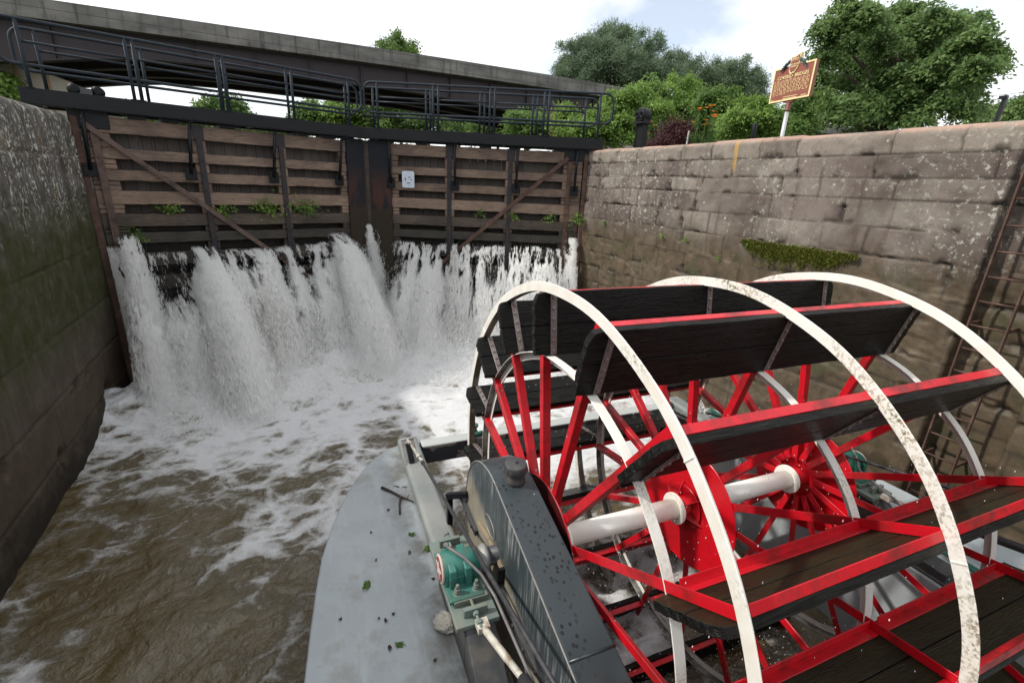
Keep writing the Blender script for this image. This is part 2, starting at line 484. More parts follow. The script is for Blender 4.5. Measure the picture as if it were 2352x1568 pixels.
M['marker'] = paint('marker_brown_enamel', (.235, .070, .045), .45, (.30, .12, .09), .25, 3)
M['marker_dark'] = paint('marker_dark_edge', (.16, .042, .03), .5, (.2, .1, .08), .25, 3)
t = NT('red_disc_painted_shade'); v = t.co(); shade_f = t.math('MULTIPLY', t.math('LESS_THAN', t.sep(t.tc.outputs['Normal'])[0], -.5), t.mr(t.noise(v, 4, 5), .3, .6, .8, 1))
M['disc_shade'] = t.set(t.mix(shade_f, (.50, .006, .014), (.012, .006, .006)), .4)  # near-black face towards the chain case: the case's shade painted into the red
M['tan'] = paint('tan_gasket_scale', (.27, .215, .14), .8, (.12, .09, .06), .5, 12)
M['gold'] = paint('marker_cream_gold', (.80, .66, .34), .4, (.7, .55, .3), .2, 6)
M['wreath'] = paint('dark_green_wreath', (.035, .055, .055), .5, (.06, .07, .06), .4, 9)
M['silver'] = paint('silver_post_paint', (.50, .51, .53), .35, (.4, .38, .36), .3, 6, .3)
M['stone_bit'] = paint('broken_concrete', (.50, .47, .41), .85, (.33, .28, .22), .5, 9, 0, .3, .6)
M['twig'] = paint('dark_bark_twig', (.030, .022, .018), .7, (.07, .05, .04), .5, 14)
M['trunk'] = paint('tree_bark', (.075, .058, .045), .85, (.12, .10, .08), .5, 5, 0, .2, .6)
M['wire'] = paint('dark_wire', (.05, .05, .055), .6, (.05, .05, .05), .1, 3)
M['dead_leaf'] = paint('brown_dead_leaf', (.055, .028, .018), .7, (.09, .05, .03), .5, 30)

def leafmat(name, c1, c2, trans=.35):
    t = NT(name)
    a = t.attr('tint').outputs['Fac']
    col = t.mix(a, c1, c2)
    t.set(col, .55, None, .25)
    tr = t.n.new('ShaderNodeBsdfTranslucent')
    t.put(tr.inputs['Color'], t.mix(.5, col, tuple(min(1, x * 1.6) for x in c2)))
    ms = t.n.new('ShaderNodeMixShader'); ms.inputs[0].default_value = trans
    t.l.new(t.b.outputs[0], ms.inputs[1]); t.l.new(tr.outputs[0], ms.inputs[2])
    t.l.new(ms.outputs[0], t.out.inputs['Surface'])
    return t.m
M['lf_pine'] = leafmat('pine_needles', (.070, .115, .062), (.180, .245, .145), .25)
M['lf_dark'] = leafmat('dark_green_leaves', (.058, .112, .034), (.175, .262, .085))
M['lf_mid'] = leafmat('mid_green_leaves', (.055, .115, .026), (.155, .245, .06))
M['lf_bright'] = leafmat('bright_green_leaves', (.085, .165, .032), (.23, .345, .08))
M['lf_red'] = leafmat('dark_red_leaves', (.030, .008, .012), (.085, .022, .028), .2)
M['lf_orange'] = leafmat('orange_petals', (.70, .16, .02), (.85, .33, .06), .3)
M['lf_moss'] = leafmat('bright_moss', (.040, .050, .006), (.125, .140, .012), .2)
M['lf_deck'] = leafmat('fallen_green_leaf', (.07, .13, .028), (.12, .21, .05), .2)
M['lf_dry'] = leafmat('dry_stalks', (.18, .10, .06), (.30, .18, .12), .2)

# ------------------------------------------------------------------ the setting: water, walls, ground
HL = np.array([-3.2, 12.45]); MT = np.array([2.45, 13.95]); HR = np.array([7.85, 11.3])
def leaf_n(X, Y, A, B):
    d = (B - A) / np.linalg.norm(B - A)
    return (X - A[0]) * d[1] - (Y - A[1]) * d[0], (X - A[0]) * d[0] + (Y - A[1]) * d[1]

def make_water():
    xs = np.arange(-3.4, 8.2, .045); ys = np.concatenate([np.arange(-7, 2.5, .09), np.arange(2.5, 14.6, .045)])
    X, Y = np.meshgrid(xs, ys, indexing='ij')
    n1, s1 = leaf_n(X, Y, HL, MT); n2, s2 = leaf_n(X, Y, MT, HR)
    nn = np.where(X < MT[0], n1, n2)
    wx = X + 1.2 * (fbm(X * .7, Y * .7, 3, 1) - .5); wy = Y + 1.2 * (fbm(X * .7, Y * .7, 3, 2) - .5)
    rough = np.exp(-np.clip(nn - .4, 0, 99) / 2.6)
    h = .035 * (fbm(wx * 1.1, wy * 1.6, 4, 3) - .5) * 2 + .012 * (fbm(wx * 4, wy * 5, 3, 4) - .5) * 2
    h += .055 * (1 - np.abs(2 * fbm(wx * 1.5, wy * 2.3, 4, 17) - 1)) + .022 * (1 - np.abs(2 * fbm(wx * 4.5, wy * 6.5, 3, 18) - 1))
    h += rough * (.26 * (fbm(wx * 1.3, wy * 1.5, 5, 5) - .45) + .12 * (fbm(wx * 4.2, wy * 4.6, 4, 6) - .5))
    h += .55 * np.exp(-((nn - 1.5) / .85) ** 2) * (.35 + fbm(wx * 1.6, wy * 1.6, 4, 8)) * 1.0
    h += .09 * rough * (vn(wx * 9, wy * 9, 9) - .5)
    lx = (X - WC[0]) * WA[0] + (Y - WC[1]) * WA[1]; ly = (X - WC[0]) * WU[0] + (Y - WC[1]) * WU[1]
    churn = np.exp(-((np.abs(lx) / 2.0) ** 4)) * np.exp(-((ly / 2.6) ** 4))
    h += churn * (.14 * (fbm(wx * 2.5, wy * 2.5, 4, 11) - .5) + .05 * (vn(wx * 12, wy * 12, 12) - .5))
    # foam density, highest below the falls, carried down the chamber in webs
    stream = fbm(X * .45, Y * .22, 3, 14)
    den = 1.36 - (nn - 1.2) * .158 + (stream - .5) * .65 + .155 * np.clip(X + 1, -2.5, 5)
    den = np.where(nn < 3.2, np.maximum(den, 1.0), den)
    den = den - .55 * sst(6.4, 4.9, Y) * sst(.2, 1.2, X)
    wisp = .70 + 1.35 * (fbm(wx * .75 + 3, wy * .6, 4, 16) - .5) - .03 * np.clip(5 - Y, 0, 4)
    den = np.where(Y < 4.5, wisp, np.maximum(den, wisp))
    den = np.maximum(den, .70 * churn * (.4 + fbm(X * 1.5, Y * 1.5, 3, 15)))
    V = np.stack([X, Y, h], -1).reshape(-1, 3)
    t = NT('muddy_foaming_water')
    v = t.co(); a = t.attr('den').outputs['Fac']
    def warp(vec, sc, amp, det=3):
        w1 = t.n.new('ShaderNodeTexNoise'); w1.inputs['Scale'].default_value = sc; w1.inputs['Detail'].default_value = det
        t.l.new(vec, w1.inputs['Vector'])
        vm = t.n.new('ShaderNodeVectorMath'); vm.operation = 'MULTIPLY_ADD'
        t.l.new(w1.outputs['Color'], vm.inputs[0]); vm.inputs[1].default_value = (amp, amp, 0); t.l.new(vec, vm.inputs[2])
        return vm.outputs[0]
    mp = t.n.new('ShaderNodeMapping'); mp.inputs['Scale'].default_value = (.72, 1.15, 1); mp.inputs['Rotation'].default_value = (0, 0, .35)
    t.l.new(warp(warp(v, .9, .9, 2), 3.2, .26, 4), mp.inputs['Vector'])
    ed = t.vor(mp.outputs[0], 1.45, 'DISTANCE_TO_EDGE')
    ed2 = t.vor(mp.outputs[0], 4.1, 'DISTANCE_TO_EDGE')
    fi = t.noise(v, 3.6, 9, .68, .25)
    bub = t.noise(v, 42, 5, .72)
    web = t.math('POWER', t.math('SUBTRACT', 1.0, t.math('MULTIPLY', ed, 2.5), clamp=True), 1.6)
    web2 = t.math('SUBTRACT', 1.0, t.math('MULTIPLY', ed2, 3.6), clamp=True)
    pat = t.math('ADD', t.math('ADD', t.math('MULTIPLY', web, .40), t.math('MULTIPLY', web2, .20)), t.math('ADD', t.math('MULTIPLY', t.math('ADD', fi, t.math('MULTIPLY', t.math('SUBTRACT', t.noise(v, 13, 7, .72, .3), .5), .8)), .62), t.math('MULTIPLY', bub, .26)))
    s = t.math('ADD', pat, t.math('MULTIPLY', a, .92))
    f = t.mr(s, 1.36, 1.64)
    f = t.math('MULTIPLY', t.math('POWER', f, 1.25), t.mr(a, .55, 1.0, .5, 1.0))
    brown = t.mix(t.noise(v, .8, 3), (.060, .042, .014), (.100, .072, .028))
    froth = t.mix(t.mr(s, 1.45, 1.85), (.34, .31, .25), (.86, .87, .885))
    col = t.mix(f, brown, froth)
    t.bump(t.math('ADD', t.math('ADD', t.noise(warp(v, 2, .3), 5, 8, .62, .6), t.math('MULTIPLY', t.noise(warp(v, 4, .15), 15, 5, .6, .4), .45)), t.math('MULTIPLY', t.math('MULTIPLY', f, bub), 1.4)), .8, .05)
    t.set(col, t.math('ADD', .04, t.math('MULTIPLY', f, .6)), None, .85)
    o = npmesh('water', V, gridf(len(xs), len(ys)), t.m, cols={'den': np.clip(den, 0, 1.2).ravel()})
    props(o, 'brown lock water streaked with white foam below the gates', 'water', None, 'structure')
make_water()

def stone_mat():
    t = NT('old_sandstone_blocks')
    c = t.attr('blk'); s = t.sep(c.outputs['Vector'])
    v = t.co(); p = t.sep(v); z = p[2]; y = p[1]
    big = t.noise(v, .9, 4); med = t.noise(v, 4.5, 6, .62); fine = t.noise(v, 38, 4, .65)
    col = t.mix(s[0], (.120, .106, .090), (.250, .228, .194))
    col = t.mix(t.math('MULTIPLY', t.ramp(t.noise(t.co((1, .8, 1.3), (0, 7, 3)), 1.3, 5, .6), (.42, 0), (.60, 1)), .9), col, (.082, .064, .052))
    col = t.mix(t.math('MULTIPLY', t.mr(z, 5.38, 5.42), .55), col, (.30, .265, .215))
    col = t.mix(t.math('MULTIPLY', t.ramp(s[2], (.35, 0), (.9, .95)), t.ramp(t.noise(t.co((1, 1.2, .7)), 1.9, 4), (.38, .35), (.56, 1))), col, (.068, .048, .046))
    col = t.mix(t.math('MULTIPLY', t.ramp(med, (.40, 0), (.66, 1)), .55), col, (.120, .094, .084))
    col = t.mix(t.math('MULTIPLY', t.ramp(big, (.45, 0), (.60, 1)), .4), col, (.29, .25, .215))
    col = t.mix(t.math('MULTIPLY', t.ramp(fine, (.40, 0), (.70, 1)), .35), col, (.09, .07, .055))
    # vertical run-off stains
    run = t.noise(t.co((1, 3.2, .28)), 1.6, 5, .6)
    col = t.mix(t.math('MULTIPLY', t.ramp(run, (.54, 0), (.68, 1)), t.mr(z, 5.5, 5.0)), col, (.085, .062, .055))
    # water-stained lower courses
    lowl = t.math('ADD', z, t.math('MULTIPLY', t.math('SUBTRACT', t.noise(t.co((1, 1, .5)), 1.3, 7, .65), .5), 1.5))
    low = t.mr(t.math('ADD', lowl, t.math('MULTIPLY', y, .015)), 4.35, 3.75)
    wetc = t.mix(t.ramp(med, (.36, 0), (.64, 1)), (.050, .037, .021), (.110, .080, .049))
    wetc = t.mix(t.ramp(t.noise(v, 2.0, 6, .65), (.53, 0), (.64, .8)), wetc, (.045, .048, .018))
    col = t.mix(t.math('MULTIPLY', low, .9), col, wetc)
    # joints
    col = t.mix(t.math('MULTIPLY', s[1], .92), col, (.034, .027, .020))
    # lichen
    lm = t.mr(t.noise(t.co((1, 1, 1), (0, 3, 1)), .75, 3), .46, .62)
    lreg = t.math('MAXIMUM', t.mr(t.math('ABSOLUTE', t.math('SUBTRACT', y, 9.2)), 1.7, .5), t.mr(t.math('ABSOLUTE', t.math('SUBTRACT', y, 2.75)), .5, .1))
    lm = t.math('MAXIMUM', t.math('MULTIPLY', lm, .75), lreg)
    pat = t.ramp(t.noise(v, 11, 8, .75), (.55, 0), (.60, 1))
    spots = t.math('MULTIPLY', t.ramp(t.vor(v, 13), (.06, 1), (.16, 0)), .8)
    spots2 = t.ramp(t.vor(t.co((1, 1, 1), (2, 1, 5)), 5.2), (.10, 1), (.14, 0))
    sel = t.ramp(t.noise(v, 3.2, 2), (.52, 0), (.56, 1))
    li = t.math('MAXIMUM', t.math('MULTIPLY', pat, lm), t.math('MAXIMUM', t.math('MULTIPLY', spots, sel), t.math('MULTIPLY', spots2, t.ramp(t.noise(v, 2.1, 2), (.52, 0), (.55, 1)))))
    li = t.math('MULTIPLY', li, t.mr(lowl, 3.75, 4.15))
    col = t.mix(t.math('MULTIPLY', li, .72), col, t.mix(med, (.34, .34, .285), (.50, .50, .44)))
    # dark soot and moss freckles
    col = t.mix(t.math('MULTIPLY', t.ramp(t.noise(v, 7.5, 7, .72), (.60, 0), (.68, 1)), .75), col, (.050, .045, .028))
    # old yellow paint stripe
    ys_ = t.math('MULTIPLY', t.math('LESS_THAN', t.math('ABSOLUTE', t.math('SUBTRACT', y, 6.56)), .045), t.mr(z, 5.12, 5.2))
    col = t.mix(t.math('MULTIPLY', t.math('MULTIPLY', ys_, t.ramp(med, (.36, 0), (.55, 1))), .7), col, (.46, .28, .07))
    # reddish bruised top edge
    col = t.mix(t.math('MULTIPLY', t.mr(z, 5.64, 5.69), t.ramp(med, (.35, 0), (.55, .8))), col, (.40, .25, .19))
    h = t.math('ADD', t.math('MULTIPLY', med, 1.0), t.math('MULTIPLY', fine, .5))
    t.bump(h, .4, .02)
    t.set(col, t.math('SUBTRACT', .9, t.math('MULTIPLY', low, .35)), None, .3)
    return t.m

def make_right_wall():
    XR, ZT = 7.86, 5.72
    zs = np.concatenate([np.arange(-.6, 2.2, .05), np.arange(2.2, ZT, .024), [ZT]])
    ext = np.array([.02, .06, .15, .4, .9, 1.6])
    par = np.concatenate([zs, ZT + ext])
    ys = np.concatenate([np.arange(-22, -1, .4), np.arange(-1, 11.36, .024)])
    Y, S = np.meshgrid(ys, par, indexing='ij')
    Z = np.minimum(S, ZT)
    cz = np.array([5.80, 5.39, 5.07, 4.785, 4.415, 4.01, 3.53, 3.12, 2.72, 2.3, 1.9, 1.45, 1.0, .55, .1, -.35, -.8])
    zw = Z + .012 * (fbm(Y * 1.2, Y * 0, 2, 21) - .5) * 2
    ci = np.clip(np.sum(zw[..., None] < cz[None, None, :], -1) - 1, 0, len(cz) - 2)
    rs = np.random.RandomState(3)
    caps = [11.4, 10.75, 10.05, 9.3, 8.7, 7.91, 7.12, 6.06, 5.37, 3.99, 3.2, 2.0, .9, -.4]
    bi = np.zeros(Y.shape, int); e = np.full(Y.shape, 9.0)
    for c in range(len(cz) - 1):
        if c == 0: j = list(caps)
        else:
            j = [11.4]
            while j[-1] > -1: j.append(j[-1] - rs.uniform(.6, 1.3) * (1.0 if j[-1] > 7.5 else 1.55))
        while j[-1] > -23: j.append(j[-1] - rs.uniform(.8, 1.5))
        j = np.array(j[::-1]); msk = ci == c
        yy = Y[msk] + .02 * (fbm(Z[msk] * 5, Z[msk] * 0 + c, 2, 30 + c) - .5) * 2
        k = np.clip(np.searchsorted(j, yy), 1, len(j) - 1)
        bi[msk] = k + c * 100
        e[msk] = np.minimum(yy - j[k - 1], j[k] - yy)
    et = np.minimum(cz[ci] - zw, zw - cz[ci + 1]); et = np.where(ci == 0, zw - cz[1], et)
    tab = rs.rand(3000, 4)
    bo = tab[bi % 3000]
    wob = .016 * (fbm(Y * 6, Z * 6, 3, 40) - .5)
    ee = np.minimum(e, et * 1.25) + wob
    gw = .006 + .012 * np.clip(fbm(Y * 1.1, Z * 1.1, 3, 41) - .42, 0, 1) * 4
    groove = (1 - sst(gw * .4, gw + .006, ee)) * (.2 + .8 * sst(.44, .60, fbm(Y * .9, Z * 1.6, 3, 52))) * (1 - .6 * sst(4.0, 3.3, Z))
    dep = groove * (.022 + .04 * vn(Y * 2, Z * 2, 44)) + .003 * np.exp(-np.clip(ee, 0, 9) / .012) + (bo[..., 0] - .5) * .014
    line = 1 - sst(.008, .020, ee)
    low = sst(4.1, 3.4, Z)
    dep += .010 * (fbm(Y * 2.2, Z * 3.4, 4, 45) - .5) + .008 * (fbm(Y * 14, Z * 16, 3, 46) - .5)
    chip = sst(.60, .68, fbm(Y * 3.1, Z * 3.1, 4, 47)) * np.exp(-np.clip(ee, 0, 9) / .06)
    dep += .06 * chip + low * .022 * sst(.56, .66, fbm(Y * 1.6, Z * 3.5, 4, 48))
    # broken ledge with moss at the fifth course
    led = sst(4.02, 3.98, Z) * sst(3.3, 3.9, Z) * sst(4.0, 4.2, Y) * sst(6.0, 5.85, Y)
    dep += -.03 * led * sst(.35, .5, fbm(Y * 2.3, Y * 0, 4, 3))
    # niche for the ladder
    nich = sst(1.80, 1.84, Y) * sst(2.64, 2.60, Y + .04 * (fbm(Z * 3, Z * 0, 3, 50) - .5))
    dep += .34 * nich * sst(ZT + .2, ZT - .25, S)
    r = .11
    t_ = np.clip((Z - (ZT - r)) / r, 0, 1)
    dep += r * (1 - np.sqrt(1 - t_ ** 2 * .98))
    X = XR + dep + np.maximum(S - ZT, 0)
    Z2 = Z + np.where(S > ZT - .3, (bo[..., 1] - .5) * .03, 0)
    V = np.stack([X, Y, Z2], -1).reshape(-1, 3)
    cols = np.stack([bo[..., 2], np.clip(np.maximum(groove, line * (.55 + .45 * vn(Y * 1.7, Z * 2.3, 53))) + chip * .4, 0, 1), bo[..., 3]], -1).reshape(-1, 3)
    M['stone'] = stone_mat()
    w = empty('lock_wall', (7.86, 0, 0), 0, 'tall sunlit lock wall of coursed sandstone blocks with pale lichen and a ladder niche', 'wall')
    o = npmesh('stone_face', V - np.array([7.86, 0, 0]), gridf(len(ys), len(par)), M['stone'], w, {'blk': cols})
    mb = MB(); mb.box((.05, 11.335, -.6), (3.0, 11.42, 5.66)); mb.box((.03, 11.423, -.6), (3.0, 13.2, 5.55)); mb.build('wall_end', M['stone'], w)
    # moss hanging on the ledge
    n = 14000; rs = np.random.RandomState(9)
    y = rs.uniform(4.0, 6.05, n); am = fbm(y * 2.3, y * 0, 4, 3); am = np.clip((am - .22) * 2.2, 0, 1.2) * sst(3.98, 4.3, y) * sst(6.1, 5.7, y)
    zz = 3.99 + .015 * rs.normal(size=n) - np.abs(rs.normal(0, .11, n)) * (.25 + am * (.4 + 1.2 * fbm(y * 9, y * 0, 2, 5))); ok = rs.rand(n) < .15 + am; y, zz = y[ok], zz[ok]; n = len(y)
    x = -.045 - rs.rand(n) * .03 + .03 * (4 - zz)
    P = np.stack([x, y, zz], 1); a = rs.normal(0, .011, (n, 3)); b = rs.normal(0, .011, (n, 3)); b[:, 2] -= .012; b[:, 0] -= .006
    Vm = np.stack([P + a, P + b, P - a * .6 + np.array([-.012, 0, -.02])], 1).reshape(-1, 3)
    npmesh('moss', Vm, np.arange(n * 3).reshape(-1, 3), M['lf_moss'], w, {'tint': np.repeat(rs.rand(n), 3)}, smooth=False)['kind'] = 'stuff'
    # tufts of weeds in the joints
    return w
WALL_R = make_right_wall()

def make_left_wall():
    XL, ZT = -3.14, 5.63
    par = np.concatenate([np.arange(-.6, ZT, .03), [ZT], ZT + np.array([.02, .06, .2, .6, 1.6])])
    ys = np.concatenate([np.arange(-22, 4, .5), np.arange(4, 12.40, .028)])
    Y, S = np.meshgrid(ys, par, indexing='ij'); Z = np.minimum(S, ZT)
    dep = .030 * (fbm(Y * 1.5, Z * 1.8, 5, 61) - .5) + .008 * (fbm(Y * 12, Z * 12, 3, 62) - .5)
    dep += .03 * sst(.60, .68, fbm(Y * 4, Z * 1.1, 4, 63)) * sst(3.2, 4.5, Z)
    rs = np.random.RandomState(5)
    def hole(px, py, r1, r2, dd):
        p = at(px, py, 0, XL)
        q = ((Y - p[1]) / r1) ** 2 + ((Z - p[2]) / r2) ** 2
        return dd * np.exp(-q ** 2 * (1 + fbm(Y * 9, Z * 9, 3, 70)))
    for h in ((180, 880, .16, .08, .12), (200, 862, .10, .06, .10), (141, 1047, .10, .12, .16), (12, 1077, .09, .14, .12), (165, 905, .1, .05, .06), (255, 905, .28, .30, .16), (150, 1075, .05, .10, .1)):
        dep += hole(*h)
    # faint block joints
    for zc in (4.9, 4.15, 3.2, 2.2, 1.35, .6):
        dep += .035 * np.exp(-((Z - zc - .03 * (fbm(Y * 1.5, Y * 0 + zc, 3, 64) - .5)) / .018) ** 2) * (.4 + .9 * vn(Y * 1.3, Y * 0 + zc, 65))
    for yc, z0, z1 in ((7.3, 1.35, 2.2), (8.6, .6, 1.35), (9.6, 1.35, 2.2), (10.9, .6, 1.35), (6.6, .0, .6), (7.7, 4.15, 4.9), (11.2, 4.9, 5.6), (9.9, 4.15, 4.9), (10.4, 3.2, 4.15)):
        dep += .04 * np.exp(-((Y - yc - .03 * (fbm(Z * 3, Z * 0 + yc, 2, 66) - .5)) / .018) ** 2) * (Z > z0) * (Z < z1)
    r = .16; t_ = np.clip((Z - (ZT - r)) / r, 0, 1)
    dep += r * (1 - np.sqrt(1 - t_ ** 2 * .98))
    te = np.clip((Y - 12.22) / .18, 0, 1); dep += .18 * (1 - np.sqrt(1 - te ** 2 * .98))
    X = XL - dep - np.maximum(S - ZT, 0)
    t = NT('old_mossy_concrete'); v = t.co(); p = t.sep(v); z = p[2]
    med = t.noise(v, 2.6, 6, .62); fine = t.noise(v, 30, 5, .65)
    col = t.mix(t.ramp(med, (.36, 0), (.64, 1)), (.068, .061, .054), (.150, .134, .121))
    run = t.noise(t.co((1, 6, .55)), 1.7, 6, .65)
    col = t.mix(t.ramp(run, (.50, 0), (.60, .8)), col, (.060, .052, .046))
    col = t.mix(t.math('MULTIPLY', t.ramp(t.noise(t.co((1, 5, .4)), 2.2, 4), (.60, 0), (.70, 1)), t.mr(z, 2.6, 4.4)), col, (.20, .125, .035))
    lz = t.math('ADD', z, t.math('MULTIPLY', t.math('SUBTRACT', med, .5), 1.2))
    li = t.math('MULTIPLY', t.ramp(t.noise(t.co((1, 1.1, .9)), 13, 9, .74), (.53, 0), (.555, 1)), t.ramp(t.noise(t.co((1, 2.2, .6), (0, 4, 2)), 1.5, 5, .6), (.42, 0), (.54, 1)))
    li = t.math('MULTIPLY', li, t.mr(lz, 3.5, 4.0))
    col = t.mix(t.math('MULTIPLY', li, .9), col, t.mix(med, (.40, .42, .34), (.62, .62, .57)))
    gm = t.math('MULTIPLY', t.mr(lz, 4.5, 3.5), t.mr(lz, 1.3, 2.3))
    col = t.mix(t.math('MULTIPLY', gm, t.mr(t.noise(v, 3.5, 6, .65), .3, .6, .45, 1.0)), col, (.040, .044, .014))
    low = t.mr(lz, 2.3, 1.2)
    col = t.mix(t.math('MULTIPLY', low, .92), col, t.mix(med, (.046, .033, .022), (.098, .074, .054)))
    col = t.mix(t.mr(lz, .7, .2), col, (.030, .025, .020))
    t.bump(t.math('ADD', med, t.math('MULTIPLY', fine, .5)), .6, .03)
    t.set(col, .85, None, .12)
    w = empty('lock_wall', (XL, 0, 0), 0, 'dark shaded lock wall of stained concrete with lichen runs above green moss', 'wall')
    npmesh('concrete_face', np.stack([X - XL, Y, Z], -1).reshape(-1, 3), gridf(len(ys), len(par)), t.m, w)
    mb = MB(); mb.box((-3.0, 12.30, -.6), (-.20, 12.37, 5.57)); mb.box((-3.0, 12.372, -.6), (-.02, 14.2, 5.5)); mb.build('wall_end', t.m, w)
make_left_wall()

def ground():
    t = NT('grassy_earth'); v = t.co()
    col = t.mix(t.ramp(t.noise(v, .6, 6, .6), (.4, 0), (.6, 1)), (.10, .08, .055), (.05, .085, .025))
    t.bump(t.noise(v, 6, 5), .4, .05); t.set(col, .9)
    mb = MB()
    def q(x0, y0, x1, y1, z): mb.add([(x0, y0, z), (x1, y0, z), (x1, y1, z), (x0, y1, z)], [(0, 1, 2, 3)])
    q(-700, -22, -4.7, 80, 5.55); q(9.4, -22, 700, 80, 5.62)
    q(-700, 80, 700, 900, 5.58); q(-700, -500, 700, -22, 5.58)
    q(-4.7, 12.36, -3.25, 80, 5.52); q(8.1, 11.4, 9.4, 80, 5.60)
    mb.add([(-3.25, 12.6, 5.52), (-3.25, 80, 5.52), (-3.25, 80, 2), (-3.25, 12.6, 2)], [(0, 1, 2, 3)])
    mb.add([(8.1, 11.5, 5.6), (8.1, 80, 5.6), (8.1, 80, 2), (8.1, 11.5, 2)], [(0, 1, 2, 3)])
    props(mb.build('ground', t.m), 'grassy bank on both sides behind the lock walls', 'ground', None, 'structure')
    t = NT('upper_pool_water'); t.bump(t.noise(t.co(), 3, 4), .2, .02); t.set((.07, .055, .03), .08)
    mb = MB(); mb.add([(-3.2, 12.9, 4.9), (2.45, 14.5, 4.9), (8.05, 11.8, 4.9), (8.05, 80, 4.9), (-3.2, 80, 4.9)], [(0, 1, 2, 3, 4)])
    props(mb.build('canal', t.m), 'calm canal water held behind the lock gates', 'canal', None, 'structure')
ground()

# ------------------------------------------------------------------ the lock gates
TIMB = [(5.365, 5.65), (4.885, 5.085), (4.475, 4.68), (4.01, 4.275), (3.56, 3.815), (3.21, 3.43), (2.72, 3.0), (2.2, 2.5), (1.55, 1.9), (.8, 1.2), (-.3, .3)]
TM = ['timber', 'timber', 'timber', 'timber_light', 'timber_mid', 'timber_wet', 'timber_wet', 'timber_wet', 'timber_wet', 'timber_wet', 'timber_wet']
def rough_beam(rs, x0, x1, y0, y1, z0, z1):
    """a hewn timber: long box with worn, uneven edges"""
    n = max(3, int((x1 - x0) / .12)); m_ = MB(); vs = []
    for i in range(n + 1):
        x = x0 + (x1 - x0) * i / n
        j = lambda: rs.uniform(-.007, .007)
        vs += [(x, y0 + j(), z0 + j()), (x, y0 + j(), z1 + j()), (x, y1, z1 + j()), (x, y1, z0 + j())]
    fs = [(0, 1, 2, 3), (4 * n + 3, 4 * n + 2, 4 * n + 1, 4 * n)]
    for i in range(n):
        a = 4 * i
        for k in range(4): fs.append((a + k, a + 4 + k, a + 4 + (k + 1) % 4, a + (k + 1) % 4))
    return m_.add(vs, fs)
